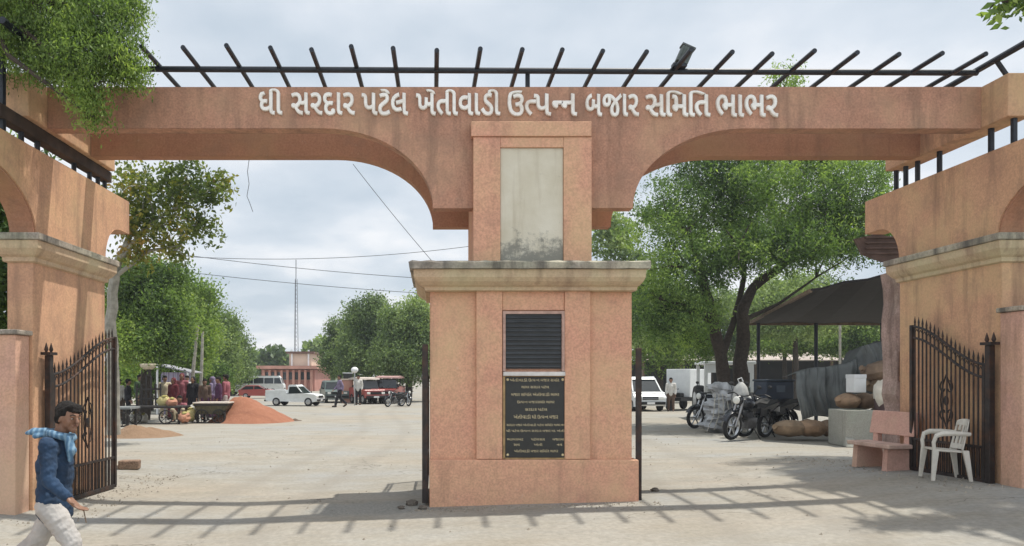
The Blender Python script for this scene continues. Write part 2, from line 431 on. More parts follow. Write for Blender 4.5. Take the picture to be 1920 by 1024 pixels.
for sx in (-1, 1):
    xi = XL if sx < 0 else XR
    x0, x1 = sorted((xi, xi + sx * .31))
    MB().box((x0, 8.96, 4.75), (x1, 11.4, 5.275)).build("side_beam", M_SIDE, gw, True, bevel=.012)
    # frieze wall carried by the side piers, arched between them
    zt, z0 = 4.40, 3.335
    poly = [(11.05, z0)]
    for i in range(9):
        th = math.pi / 2 * i / 8
        poly.append((11.05 + .50 * (1 - math.cos(th)) , z0 + .55 * math.sin(th)))
    poly += [(11.92, 3.885), (11.92, zt), (4.6, zt), (4.6, z0), (6.07, z0)]
    for i in range(1, 24):
        th = math.pi * i / 24
        poly.append((7.6 - 1.53 * math.cos(th), z0 + .76 * math.sin(th)))
    poly += [(9.13, z0)]
    x0, x1 = sorted((xi, xi + sx * .32))
    MB().prism(poly, 'x', x0, x1).build("frieze_wall", M_SIDE, gw, True, bevel=.01)
    # lining strip under the arch, its shade put into a darker brown
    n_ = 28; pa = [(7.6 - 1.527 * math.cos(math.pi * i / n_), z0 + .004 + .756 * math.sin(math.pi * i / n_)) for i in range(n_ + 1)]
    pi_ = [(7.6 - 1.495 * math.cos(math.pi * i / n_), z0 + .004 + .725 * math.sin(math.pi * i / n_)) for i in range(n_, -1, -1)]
    MB().prism(pa + pi_, 'x', x0 + .012, x1 - .012).build("arch_shade_lining", M_BACK, gw, True)
    for y0, y1 in ((9.06, 11.05), (4.6, 6.07)):
        pr = MB().box((x0, y0, -.25), (x1, y1, 3.0)).build("side_pier", M_SIDE, gw, True, bevel=.015)
        # stepped cornice: fillet, cavetto, weathered slab
        cb = MB(); prof = [(0.0, 2.985), (.035, 3.0), (.04, 3.05), (.075, 3.075), (.10, 3.11), (.125, 3.15), (.13, 3.245)]
        def ringbox(e): return (x0 - e, y0 - e, x1 + e, y1 + e)
        vs = []; fs = []
        for e, z in prof:
            a, b, c_, d_ = ringbox(e); vs += [(a, b, z), (c_, b, z), (c_, d_, z), (a, d_, z)]
        for i in range(len(prof) - 1):
            for k in range(4): fs.append((i*4+k, i*4+(k+1) % 4, (i+1)*4+(k+1) % 4, (i+1)*4+k))
        fs += [(3, 2, 1, 0), tuple((len(prof)-1)*4+k for k in range(4))]
        cb.add(vs, fs).build("cornice", M_CORN, pr, True, bevel=.004)
        e = .155; MB().box((x0 - e, y0 - e, 3.247), (x1 + e, y1 + e, 3.333)).build("cornice_slab", M_SLAB, pr, True, bevel=.012)
    e = 0
    # short steel posts between frieze wall and side beam
    for y in (9.05, 9.42, 10.38, 10.85, 11.12, 11.35):
        xc = xi + sx * .14
        MB().tube([(xc, y, 4.39), (xc, y, 4.76)], .035, 8).build("steel_post", M_IRON, gw, True, smooth=True)

# added dark strip standing in for the shade along the left gap
MB().box((-5.12, 8.5, 4.585), (-4.97, 11.45, 4.748)).build("gap_shade_strip", paint("gap_shade_brown", (0.055, 0.035, 0.025), .5, 6, .9), gw, True, bevel=.01)
# the tall post over the left end
MB().tube([(-5.03, 8.62, 4.38), (-5.03, 8.62, 5.95)], .05, 8).build("steel_post", M_IRON, gw, True, smooth=True)

# pergola of pipes over the beams
pg = MB().tube([(-3.95, 9.42, 5.51), (6.93, 9.42, 5.46)], .037, 10).build("pergola_rail", M_IRON, gw, True, smooth=True)
def sub(mbx, name, mat, smooth=True): return mbx.build(name, mat, pg, True, smooth=smooth)
k = 0
for px in [265, 342, 418, 495, 572, 648, 724, 800, 876, 952, 1027, 1101, 1175, 1248, 1320, 1392, 1463, 1534, 1605, 1676, 1746]:
    pass
for i in range(22):
    x = -3.98 + .503 * i
    z = 5.555 - .0045 * i + .012 * math.sin(i * 2.3)
    jit = .02 * math.sin(i * 5.1)
    sub(MB().tube([(x + jit, 8.84 + .03 * math.sin(i * 1.7), z - .01), (x, 10.95, z + .0)], .030, 8), "pergola_bar", M_IRON)
sub(MB().tube([(-3.95, 10.68, 5.515), (6.93, 10.68, 5.47)], .032, 8), "rear_rail", M_IRON)
for x in (-4.72, 6.93):
    sub(MB().tube([(x, 8.1, 5.50), (x, 10.9, 5.48)], .04, 8), "side_rail", M_IRON)
for x in (1.21,):
    sub(MB().tube([(x, 9.47, 5.25), (x, 9.47, 5.47)], .03, 8), "rail_stub", M_IRON)
    sub(MB().tube([(x, 10.68, 5.25), (x, 10.68, 5.49)], .03, 8), "rail_stub", M_IRON)
for x, sx in ((-4.72, -1), (6.93, 1)):
    for y in (9.1, 10.2):
        sub(MB().tube([(x + sx * .16, y, 5.25), (x, y, 5.48)], .028, 8), "rail_stub", M_IRON)

# middle pillar
pil = MB().box((-.04, 9.30, -.2), (2.50, 10.72, 2.66)).build("middle_pillar", M_PIER, gw, True, bevel=.012)
mb = MB()
for x0, x1 in ((.54, .865), (1.645, 1.965)): mb.box((x0, 9.235, .56), (x1, 9.3, 2.662))
mb.box((.866, 9.262, 2.42), (1.644, 9.3, 2.661))
mb.build("pilaster", M_PIER, pil, True, bevel=.008)
MB().box((-.045, 9.215, -.2), (2.565, 10.75, .555)).build("plinth", M_PIER, pil, True, bevel=.015)
cb = MB(); prof = [(0.0, 2.655), (.05, 2.66), (.06, 2.70), (.10, 2.72), (.15, 2.76), (.185, 2.81), (.19, 2.905)]
vs = []; fs = []
for e, z in prof:
    a, b, c_, d_ = -.05 - e, 9.22 - e, 2.50 + e*.55, 10.74 + e
    vs += [(a, b, z), (c_, b, z), (c_, d_, z), (a, d_, z)]
for i in range(len(prof) - 1):
    for k in range(4): fs.append((i*4+k, i*4+(k+1) % 4, (i+1)*4+(k+1) % 4, (i+1)*4+k))
fs += [(3, 2, 1, 0), tuple((len(prof)-1)*4+k for k in range(4))]
cb.add(vs, fs).build("cornice", M_CORN, pil, True, bevel=.004)
# chipped slab on top
mb = MB(); n = 26; rnd = random.Random(3)
lo = []; hi = []
def rr(e, z, j):
    out = []
    x0, y0, x1, y1 = -.05 - e, 9.22 - e, 2.50 + e*.62, 10.74 + e
    for a, b in (((x0, y0), (x1, y0)), ((x1, y0), (x1, y1)), ((x1, y1), (x0, y1)), ((x0, y1), (x0, y0))):
        for k in range(n): 
            q = k / n; out.append(Vector((a[0] + (b[0]-a[0])*q, a[1] + (b[1]-a[1])*q, z)) + Vector((rnd.uniform(-j, j), rnd.uniform(-j, j), rnd.uniform(-j, j) * .8)))
    return out
r0, r1, r2 = rr(.235, 2.909, .004), rr(.24, 2.985, .012), rr(.21, 3.005, .012)
N = len(r0)
fs = [tuple(reversed(range(N)))]
for q in range(2): fs += [(q*N+i, q*N+(i+1) % N, (q+1)*N+(i+1) % N, (q+1)*N+i) for i in range(N)]
fs.append(tuple(2*N+i for i in range(N)))
mb.add(r0 + r1 + r2, fs).build("cornice_slab", M_SLAB, pil, True)

# upper pillar with the pale panel
up = MB().box((.508, 9.335, 2.995), (1.99, 10.70, 4.78)).build("upper_pillar", M_PIER, gw, True, bevel=.01)
mb = MB()
mb.box((.506, 9.285, 2.997), (.845, 9.333, 4.60)); mb.box((1.64, 9.285, 2.997), (1.992, 9.333, 4.60)); mb.box((.846, 9.287, 4.47), (1.639, 9.333, 4.598))
mb.build("panel_surround", M_PIER, up, True, bevel=.006)
MB().box((.478, 9.262, 4.603), (1.985, 9.399, 4.79)).build("pillar_cap", M_PIER, up, True, bevel=.008)
t = NT("mould_stained_panel")
sepx = t.n('ShaderNodeSeparateXYZ'); t.l(t.tc.outputs['Object'], sepx.inputs[0])
zf = t.n('ShaderNodeMapRange'); zf.inputs[1].default_value = 3.0; zf.inputs[2].default_value = 3.55; zf.inputs[3].default_value = .24; zf.inputs[4].default_value = -.10
t.l(sepx.outputs[2], zf.inputs[0])
ad = t.n('ShaderNodeMath', operation='ADD'); t.l(t.noise(6, 6, .75), ad.inputs[0]); t.l(zf.outputs[0], ad.inputs[1])
mould = t.ramp(ad.outputs[0], [(0.52, 0.0), (0.68, 0.85)])
c = t.ramp(t.noise(2.5, 5), [(0.3, (0.55, 0.50, 0.38)), (0.7, (0.68, 0.64, 0.53))])
run = t.ramp(t.noise((9, 9, .8), 4), [(0.55, 0), (0.75, .5)])
c = t.mix(run, c, (0.40, 0.34, 0.24)); c = t.mix(mould, c, (0.19, 0.19, 0.165))
t.color(c); t.rough(.9); t.bump(t.noise(60, 3), .3)
MB().box((.848, 9.315, 2.998), (1.637, 9.3335, 4.468)).build("pale_panel", t.m, up, True, bevel=.003)

# ventilator window and ledge
vent = MB().box((.905, 9.27, 1.69), (1.61, 9.299, 2.375)).build("ventilator", M_BLACK, pil, True)
mb = MB()
for i in range(12):
    z = 1.72 + i * .056
    mb.cbox((1.257, 9.262, z), (.69, .012, .034), rx=R(-35))
mb.build("louvre_slats", paint("louvre_grey", (0.045, 0.05, 0.055), .35, 5, 0.4), vent, True)
mb = MB()
mb.box((.872, 9.235, 1.66), (.906, 9.30, 2.41)); mb.box((1.608, 9.235, 1.66), (1.643, 9.30, 2.41)); mb.box((.9065, 9.235, 2.376), (1.6075, 9.30, 2.41))
for i in range(12):
    for xx in (.889, 1.6255): mb.box((xx - .014, 9.222, 1.70 + i*.056), (xx + .014, 9.236, 1.73 + i*.056))
mb.build("ventilator_frame", paint("dusty_pink_frame", (0.50, 0.33, 0.27), .3, 12, .8), vent, True)
MB().box((.875, 9.19, 1.60), (1.645, 9.30, 1.652)).build("window_ledge", paint("ledge_white", (0.66, 0.63, 0.60), .2, 9, .6), pil, True, bevel=.006)

# ------------------------------------------------------------------ raised lettering (glyph outlines, 1/500 em)
G = {
    'ધ': '118,287 103,323 54,300 42,290 27,266 22,240 24,221 38,196 57,178 46,156 42,130 43,114 56,87 80,66 96,59 136,54 173,58 216,77 218,46 224,28 241,10 262,2 295,0 299,36 272,38 262,46 256,70 256,296 216,302 216,122 188,102 148,90 112,92 96,100 86,114 82,132 86,149 102,164 128,169 154,166 160,202 118,205 86,198 76,206 64,226 62,241 72,263 88,276',
    'ી': '-6,447 -52,443 -76,428 -90,402 -94,387 -94,342 -92,334 -54,334 -56,358 -54,386 -46,401 -28,412 -9,410 2,405 20,384 28,368 45,306 45,65 52,30 66,14 80,6 124,0 128,36 102,38 92,46 86,56 85,307 73,360 60,392 42,418 20,437',
    'સ': '114,300 63,299 14,284 28,250 52,260 83,265 116,262 134,250 141,242 149,221 150,198 145,181 124,155 84,136 54,150 28,146 16,136 15,117 21,106 32,98 70,94 114,39 136,21 162,8 214,0 218,38 175,43 143,62 108,102 145,122 174,151 194,145 226,143 268,153 268,64 272,41 280,24 302,6 348,0 352,36 326,38 314,46 310,56 308,296 268,302 268,192 245,182 212,178 188,183 189,230 176,265 150,288',
    'ર': '118,300 64,299 14,284 28,250 78,264 108,264 130,257 147,243 152,233 156,208 154,190 146,174 128,154 112,145 85,136 55,150 33,149 23,144 15,130 15,117 26,101 50,94 70,94 114,39 148,14 176,4 214,0 218,38 184,40 159,50 135,70 108,102 143,117 172,140 191,171 198,209 191,250 182,265 154,288',
    'દ': '124,302 86,299 52,286 38,272 24,247 23,216 30,193 44,174 71,150 54,130 48,115 44,88 46,68 60,35 87,10 126,-4 149,-5 202,3 224,17 234,30 236,45 230,66 220,72 202,74 186,67 179,53 180,36 167,32 134,32 110,40 94,54 85,75 86,106 100,125 128,140 155,143 184,140 192,176 141,179 106,171 78,190 68,203 63,218 64,233 70,247 84,258 122,264 164,259 172,294',
    'ા': '85,296 45,302 46,54 54,28 66,14 92,2 120,0 124,0 128,36 99,40 90,48 86,60',
    'પ': '236,296 196,302 196,143 170,124 136,116 107,122 92,139 88,158 84,250 75,273 48,292 7,296 3,260 34,256 45,240 47,162 56,123 77,98 105,84 132,80 168,86 196,100 198,46 212,18 242,2 276,0 280,36 250,40 241,48 238,60',
    'ટ': '139,300 98,300 44,286 56,252 94,264 128,264 143,261 155,254 162,234 158,218 148,206 70,159 44,138 35,126 24,98 24,62 38,31 64,8 102,-4 168,-1 227,22 208,58 159,36 112,32 90,38 74,51 64,77 68,98 80,116 170,174 188,192 200,215 200,248 190,272 170,291',
    'ે': '-143,448 -174,447 -195,442 -183,408 -163,412 -144,410 -134,407 -116,391 -101,363 -86,320 -51,320 -64,367 -86,413 -112,438',
    'લ': '160,264 150,302 96,283 56,254 40,236 24,193 24,143 40,100 54,84 92,60 114,54 149,52 176,56 206,66 190,100 166,92 138,90 122,90 96,100 75,120 64,148 64,186 77,218 102,242 138,258|278,296 238,302 238,214 113,188 122,152 238,176 242,41 250,24 260,14 272,6 296,1 318,0 322,36 296,38 284,46 280,56',
    'ખ': '326,296 286,302 286,187 262,170 238,167 220,174 214,181 214,236 174,240 172,145 160,126 145,118 122,117 106,122 92,140 86,166 86,242 75,273 48,292 7,296 3,260 30,258 43,246 50,139 59,115 82,92 112,82 159,84 192,105 201,115 212,139 230,132 250,131 272,136 286,142 286,64 294,28 318,8 365,0 369,36 338,40 332,46 326,60',
    'ત': '239,296 199,302 199,216 114,215 86,210 64,202 46,190 28,165 23,149 22,118 33,85 54,54 104,6 131,34 90,71 67,106 64,141 71,158 85,170 114,178 199,180 199,64 205,34 214,18 230,8 254,1 278,0 282,36 252,40 244,48 240,60',
    'વ': '242,296 202,302 202,150 166,126 146,118 122,116 88,124 72,138 67,148 64,186 73,209 91,224 133,233 173,229 180,264 116,269 76,258 44,236 26,202 22,172 24,152 29,134 50,106 82,86 122,80 159,84 202,104 204,46 214,23 227,10 240,5 281,0 284,36 254,40 246,48 242,60',
    'ડ': '150,302 106,296 79,282 62,260 57,221 64,199 78,180 158,123 174,106 182,75 174,49 161,38 142,32 107,35 74,53 40,94 4,72 28,42 57,17 90,0 110,-4 154,-4 188,8 212,30 224,59 224,92 220,106 207,132 184,154 108,206 98,222 100,246 115,260 142,265 188,260 196,296',
    'ઉ': '215,417 162,412 124,398 94,377 69,348 51,315 38,278 30,217 30,163 34,133 48,82 71,44 102,16 140,0 184,-5 227,1 245,8 272,32 286,64 288,94 283,114 274,134 252,160 272,179 285,204 288,224 282,255 266,280 254,289 220,300 178,300 122,284 135,250 160,260 190,264 227,258 240,248 246,232 247,215 241,201 214,182 162,172 169,135 216,143 234,126 242,111 247,94 246,72 238,52 220,39 196,32 166,32 137,41 112,58 92,84 84,102 72,168 72,228 78,261 86,292 100,321 129,355 156,371 208,380 250,376 257,412',
    'ન': '226,296 186,302 186,200 34,200 19,193 12,180 14,160 26,136 44,118 64,108 80,109 92,118 95,128 96,164 186,164 186,74 189,41 202,18 220,6 265,0 269,36 239,40 230,48 227,60',
    'બ': '141,266 130,302 105,293 66,270 38,238 24,200 23,162 29,135 48,102 68,88 90,78 132,76 171,89 188,105 201,125 218,116 244,114 266,118 280,126 282,48 291,24 314,6 359,0 363,36 337,38 324,48 320,70 320,296 280,302 280,170 276,165 250,152 233,150 218,155 208,164 208,218 168,224 164,144 150,122 130,112 104,113 80,126 65,155 64,190 72,216 90,240 120,258',
    'જ': '414,270 391,302 290,230 234,273 192,291 169,297 120,302 89,298 64,290 35,268 24,248 16,215 22,184 37,158 48,148 78,136 110,136 144,147 166,168 178,204 172,246 165,262 205,248 229,234 262,208 216,162 196,131 190,115 186,80 188,59 195,39 206,22 234,2 260,-4 293,-4 324,8 338,18 348,32 359,64 360,100 354,132 334,176 315,204|102,266 122,266 134,244 138,207 132,190 122,178 106,172 80,174 62,188 57,204 60,234 70,251 89,262|274,172 286,182 306,148 318,112 318,72 312,52 300,38 284,32 262,32 244,39 233,52 228,70 228,96 238,128 255,154',
    'મ': '250,296 210,302 210,158 106,158 106,232 97,268 80,286 67,292 26,296 22,260 53,256 61,248 64,236 66,158 36,154 29,148 26,137 30,118 50,92 70,78 87,76 95,80 104,93 106,122 210,122 210,64 218,28 242,8 264,1 290,0 293,36 263,40 254,48 251,60',
    'િ': '168,446 116,445 84,432 62,410 46,364 46,48 52,29 66,14 79,6 110,0 124,0 128,36 102,38 91,46 85,70 85,322 88,362 100,394 114,405 130,410 172,410 215,388 276,332 306,355 267,394 229,424 189,442',
    'ભ': '138,301 112,300 85,294 52,272 30,236 22,192 30,142 50,100 80,60 117,24 145,51 95,102 74,137 64,176 66,218 84,248 106,262 142,264 163,254 170,247 181,223 184,182 160,181 151,176 145,166 146,148 169,116 182,106 202,100 214,104 220,112 224,146 317,146 317,64 321,40 329,23 356,5 396,0 400,36 371,40 358,56 357,296 317,301 317,182 224,182 220,232 202,271 174,292',
    'T': '195,216 114,215 86,210 54,196 32,172 23,149 22,130 28,96 54,54 94,15 104,6 131,34 90,71 73,94 64,118 66,150 78,166 97,176 140,180 195,180',
    'N': '183,200 42,200 22,196 14,184 12,166 22,144 38,124 64,108 84,111 94,123 96,164 183,164',
}
def loops(ch): return [[tuple(int(q) / 500 for q in p.split(",")) for p in l.split()] for l in G[ch].split("|")]
MARKS = {'ે'}
def word_loops(s):
    """outlines of a word, glyphs in visual order; T and N are the half letters that join the next one"""
    out = []; x = 0
    for ch in s:
        L = loops(ch); mn = min(p[0] for l in L for p in l); mxx = max(p[0] for l in L for p in l)
        if ch in MARKS: out += [[(px + x, py) for px, py in l] for l in L]; continue
        if ch == 'ી': dx = x - .055
        elif ch == 'ા': dx = x - .055
        elif ch == 'િ': dx = x - mn
        else: dx = x - mn
        out += [[(px + dx, py) for px, py in l] for l in L]
        x = dx + (mxx if ch not in 'TN' else mxx - .035)
        x += .075 if ch not in 'TNિ' else 0
        if ch == 'િ': x = dx + .30
    return out
def word_mesh(name, s, x0, x1, zbase, zbody, y, depth, mat, parent, bold=0.0, squash=.35, world=True):
    L = word_loops(s)
    mn = min(p[0] for l in L for p in l); mxx = max(p[0] for l in L for p in l)
    kx = (x1 - x0) / (mxx - mn); kz = (zbody - zbase) / .603
    cu = bpy.data.curves.new(name, 'CURVE'); cu.dimensions = '2D'; cu.fill_mode = 'BOTH'
    cu.extrude = depth / 2; cu.bevel_depth = bold; cu.bevel_resolution = 0
    for l in L:
        sp = cu.splines.new('POLY'); sp.points.add(len(l) - 1); sp.use_cyclic_u = True
        for q, (px, py) in zip(sp.points, l):
            if py > .603: py = .603 + (py - .603) * squash
            q.co = (x0 + (px - mn) * kx, zbase + py * kz, 0, 1)
    ob = bpy.data.objects.new(name, cu); COL.objects.link(ob)
    dg = bpy.context.evaluated_depsgraph_get(); me = bpy.data.meshes.new_from_object(ob.evaluated_get(dg))
    bpy.data.objects.remove(ob); bpy.data.curves.remove(cu)
    off = parent_loc(parent) if world else Vector((0, 0, 0))
    for v in me.vertices: v.co = Vector((v.co.x, y + (0 if True else 0) - v.co.z, v.co.y)) - off
    me.materials.clear(); me.materials.append(mat); me.name = name
    return link(name, me, parent)
let = None
words = [("ધી", 486, 528), ("સરદાર", 547, 664), ("પટેલ", 679, 764), ("ખેતીવાડી", 781, 937), ("ઉTપNન", 953, 1081), ("બજાર", 1099, 1197), ("સિમિત", 1212, 1331), ("ભાભર", 1344, 1458)]
for i, (s, a, b) in enumerate(words):
    s = {"સિમિત": "સિમિત"}[s] if s == "સિમિત" else s
    ya = 214 + 5 * (a - 486) / 970
    zb_ = CH - (ya - CY) / F * 9.37; zt_ = zb_ + 40 / F * 9.37
    x0 = (a - CX) / F * 9.37; x1 = (b - CX) / F * 9.37
    word_mesh("sign_word", s, x0, x1, zb_, zt_, 9.382, .03, M_LETTER, gw, bold=.008)

# ------------------------------------------------------------------ inscribed plaque
pq = thing("stone_plaque", "black stone plaque with rows of gilt writing, framed in gold, on the central pillar", "plaque", (1.28, 9.29, .57))
MB().box((.905, 9.268, .578), (1.655, 9.3, 1.588)).build("slab", M_BLACK, pq, True, bevel=.003)
mb = MB()
for a, b in (((.872, 9.25, .565), (.903, 9.3, 1.597)), ((1.657, 9.25, .565), (1.688, 9.3, 1.597)), ((.9035, 9.25, .556), (1.6565, 9.3, .5765)), ((.9035, 9.25, 1.589), (1.6565, 9.3, 1.598))): mb.box(a, b)
mb.build("gold_frame", paint("brass_frame", (0.34, 0.23, 0.11), .35, 10, .45, .4), pq, True, bevel=.003)
mb = MB()
for x in (.935, 1.625):
    for z in (.612, 1.555): mb.ell((x, 9.266, z), (.017, .006, .017), 10, 6)
mb.build("fixing_studs", M_GOLD, pq, True, smooth=True)
zrow = lambda y: CH - (y - CY) / F * 9.27
def row(y, h, items):
    for s, a, b in items:
        ws = s.split(" "); tot = sum(len(w) for w in ws) + .6 * (len(ws) - 1); X0 = .905 + .75 * a; X1 = .905 + .75 * b; x = X0
        z = zrow(y)
        for w in ws:
            wl = (X1 - X0) * len(w) / tot
            word_mesh("gilt_word", w, x, x + wl, z - h / 2, z + h / 2, 9.267, .002, M_GOLD, pq, squash=.4)
            x += wl + (X1 - X0) * .6 / tot
row(713, .034, [("ખેતીવાડી ઉTપNન બજાર સમિત", .08, .90)])
row(726, .030, [("ભાભર સરદાર પટેલ", .27, .73)])
row(740, .034, [("બજાર સિમિત ખેતીવાડી ભાભર", .10, .90)])
row(754, .030, [("ઉTપNન બજારસમિત ભાભર", .20, .82)])
row(768, .032, [("સરદાર પટેલ", .33, .70)])
row(782, .042, [("ખેતીવાડી ધી ઉTપNન બજાર", .14, .88)])
row(797, .026, [("સરદાર બજાર ખેતીવાડી પટેલ સિમિત ભાભર લવ", .02, .99)])
row(808, .026, [("ધી પટેલ ઉTપNન સરદાર બજાર મદ ખેતી", .02, .99)])
row(824, .028, [("ભાભરબટ", .03, .30), ("પટેલસર", .43, .66), ("બજારમદ", .79, .99)])
row(834, .028, [("સવ", .14, .24), ("ખેતી", .48, .62), ("નવ", .86, .95)])
row(846, .030, [("ખેતીવાડી બજાર સિમિત ભાભર", .15, .88)])

# ------------------------------------------------------------------ low boundary walls in front of the side piers
def low_wall(x0, x1, y0, y1, zt, label):
    w = thing("boundary_wall", label, "wall", ((x0 + x1) / 2, (y0 + y1) / 2, 0))
    MB().box((x0, y0, -.3), (x1, y1, zt - .06)).build("wall", M_PINK, w, True, bevel=.015)
    MB().box((x0 - .03, y0 - .03, zt - .058), (x1 + .03, y1 + .03, zt)).build("coping", M_SLAB, w, True, bevel=.012)
low_wall(-9.5, -4.935, 8.74, 9.045, 2.15, "low pink plaster wall with grey coping at the left edge behind the walking man")
low_wall(6.93, 10.5, 8.70, 9.045, 2.43, "low pink plaster wall at the right edge beside the hinge post of the open gate")

# ------------------------------------------------------------------ iron gate leaves (local: hinge at origin, leaf along +x)
def leaf(label, loc, rz, L, zb, zh, zf, n=17, post=None, fin=True):
    g = thing("gate_leaf", label, "gate", loc, rz, "iron gate leaves standing open")
    def top(u): return zh + (zf - zh) * ss(0.0, 1.0, u)
    mb = MB()
    mb.bar((0.02, 0, zb), (L, 0, zb), .045, .05)
    for dz in (.42,): mb.bar((0.02, 0, zb + dz), (L, 0, zb + dz), .03, .035)
    for off in (.0, .16):
        pts = [(L * u, 0, top(u) - off) for u in [i / 14 for i in range(15)]]
        mb.tube(pts, .018, 6)
    mb.bar((.05, 0, zb), (.05, 0, zh), .045); mb.bar((L - .02, 0, zb), (L - .02, 0, zf + .02), .05)
    mb.build("gate_frame", M_GATE, g, bevel=.003)
    for i in range(n):
        u = (i + 1) / (n + 1); x = L * u; h = top(u) + .10
        b = MB(); b.tube([(x, 0, zb), (x, 0, h - .05)], .011, 6)
        b.lathe([(.004, 0), (.014, .02), (.012, .04), (.001, .11)], (x, 0, h - .06), 6)
        b.build("gate_bar", M_GATE, g, smooth=True)
    b = MB()
    for i in range(2 * n + 1):
        x = L * (i + .5) / (2 * n + 1); b.tube([(x, 0, zb), (x, 0, zb + .42)], .009, 5)
    b.build("kick_grille", M_GATE, g, smooth=True)
    b = MB(); cx = L * .52; cz = zb + .98                # wrought centre ornament
    for s_ in (-1, 1):
        for q in (-1, 1):
            pts = []
            for k in range(16):
                a = k / 15 * 4.4; r = .10 * (1 - k / 15 * .75)
                pts.append((cx + s_ * (.05 + r * math.sin(a) * .8), -.012, cz + q * (.17 + r * math.cos(a))))
            b.tube(pts, .009, 5)
    b.ell((cx, -.012, cz), (.05, .012, .07), 10, 6)
    for s_ in (-1, 1):
        pts = [(cx + s_ * .1 * math.sin(math.pi * k / 10), -.012, cz - .35 + .7 * k / 10) for k in range(11)]
        b.tube(pts, .009, 5)
    b.build("scrollwork", M_GATE, g, smooth=True)
    b = MB()
    for i in range(n):
        x = L * (i + 1.5) / (n + 1)
        if x < L - .05:
            z = top(x / L) - .08
            b.tube([(x - .03, 0, z), (x, 0, z + .05), (x + .03, 0, z), (x, 0, z - .05), (x - .03, 0, z)], .007, 5)
    b.build("frieze_rings", M_GATE, g, smooth=True)
    if post:
        b = MB(); b.bar((-.03, 0, post[0]), (-.03, 0, post[1]), .075)
        b.build("hinge_post", M_GATE, g, bevel=.006)
        if not fin: return g
        b = MB(); b.cbox((-.03, 0, post[1] + .02), (.17, .12, .035))
        for dx in (-.06, .045): b.lathe([(.012, 0), (.026, .03), (.02, .055), (.003, .12)], (-.03 + dx, 0, post[1] + .037), 8)
        b.build("post_finial", M_GATE, g, smooth=True)
    return g
la = math.atan2(1.62, .10)
leaf("ornate black iron gate leaf standing open against the left pier behind the walking man", (-4.81, 9.30, 0), la, 1.66, -.02, 1.62, 2.16, post=(-.15, 1.86))
la = math.atan2(1.32, -.07)
leaf("ornate black iron gate leaf standing open behind the white chair and the pink bench", (6.87, 9.16, 0), la, 1.36, .29, 1.74, 2.30, post=(.15, 1.98))
leaf("black iron gate leaf seen edge on at the left side of the central pillar", (-.10, 9.36, 0), R(89.6), 2.2, .03, 1.85, 1.6, n=20, post=(.0, 2.0), fin=False)
leaf("black iron gate leaf seen edge on at the right side of the central pillar", (2.60, 9.36, 0), R(75), 2.2, .05, 1.85, 1.6, n=20, post=(.02, 1.95), fin=False)

# ------------------------------------------------------------------ trees
def leaf_mesh(name, spr, nper, spread, size, asp, mat, parent, seed, droop=.35, world=True):
    """spr: (N,3) spray centres; each spray carries nper small rhombic leaves"""
    rg = np.random.default_rng(seed)
    N = len(spr); c = np.repeat(spr, nper, 0); M = len(c)
    lf = np.array([noise.noise(Vector(p) * (.8 / max(spread, .08) * .25)) for p in spr])
    tone = np.repeat(rg.normal(.47, .13, N) + lf * .62, nper) + rg.normal(0, .10, M)
    sd = np.repeat(rg.normal(size=(N, 3)), nper, 0); sd /= np.linalg.norm(sd, axis=1)[:, None]
    sd[:, 2] -= droop; sd /= np.linalg.norm(sd, axis=1)[:, None]
    tpos = rg.uniform(-1, 1, M)[:, None]
    c = c + sd * tpos * spread + rg.normal(size=(M, 3)) * spread * .32
    u = sd * .5 + rg.normal(size=(M, 3)) * .6; u[:, 2] -= droop * .6; u /= np.linalg.norm(u, axis=1)[:, None]
    w = rg.normal(size=(M, 3)); w[:, 2] *= .6
    v = np.cross(u, w); v /= (np.linalg.norm(v, axis=1)[:, None] + 1e-9)
    L = size * rg.uniform(.6, 1.35, M)[:, None]; Wd = L * asp
    nrm = np.cross(u, v)
    off = np.array(parent_loc(parent)) if (parent is not None and world) else np.zeros(3)
    V = np.empty((M, 4, 3))
    V[:, 0] = c - u * L * .5; V[:, 1] = c + v * Wd * .5 + nrm * L * .06; V[:, 2] = c + u * L * .5 - nrm * L * .05; V[:, 3] = c - v * Wd * .5 + nrm * L * .06
    V -= off
    me = bpy.data.meshes.new(name)
    me.vertices.add(M * 4); me.vertices.foreach_set("co", V.reshape(-1).astype(np.float32))
    me.loops.add(M * 4); me.loops.foreach_set("vertex_index", np.arange(M * 4, dtype=np.int32))
    me.polygons.add(M); me.polygons.foreach_set("loop_start", np.arange(0, M * 4, 4, dtype=np.int32))
    try: me.polygons.foreach_set("loop_total", np.full(M, 4, dtype=np.int32))
    except Exception: pass
    me.update(calc_edges=True)
    at = me.attributes.new("tone", 'FLOAT', 'POINT'); at.data.foreach_set("value", np.repeat(np.clip(tone, 0, 1), 4).astype(np.float32))
    me.materials.append(mat)
    return link(name, me, parent)

def spray_points(blobs, n, seed, shell=.45, clump=.55, flat=1.0):
    """points in ellipsoid blobs, thinned by a noise field so that the crown breaks into clumps with gaps"""
    rg = np.random.default_rng(seed); out = []
    wts = np.array([b[1][0] * b[1][1] * b[1][2] for b in blobs]) ** .75; wts /= wts.sum()
    for (c, r), w in zip(blobs, wts):
        need = int(n * w); got = 0; sc = 1.0 / max(.35, min(r) * .55)
        while got < need:
            d = rg.normal(size=3); d /= np.linalg.norm(d)
            q = rg.uniform() ** shell
            p = np.array(c) + d * q * np.array(r)
            nv = noise.noise(Vector(p) * sc + Vector((seed * 3.1, 0, 0))) + .5 * noise.noise(Vector(p) * sc * 2.3)
            if nv < rg.uniform(-.48, .34) * clump * 1.6: continue
            p = p + (nv * .30 - .04) * d * np.array(r)
            out.append(p); got += 1
    return np.array(out)

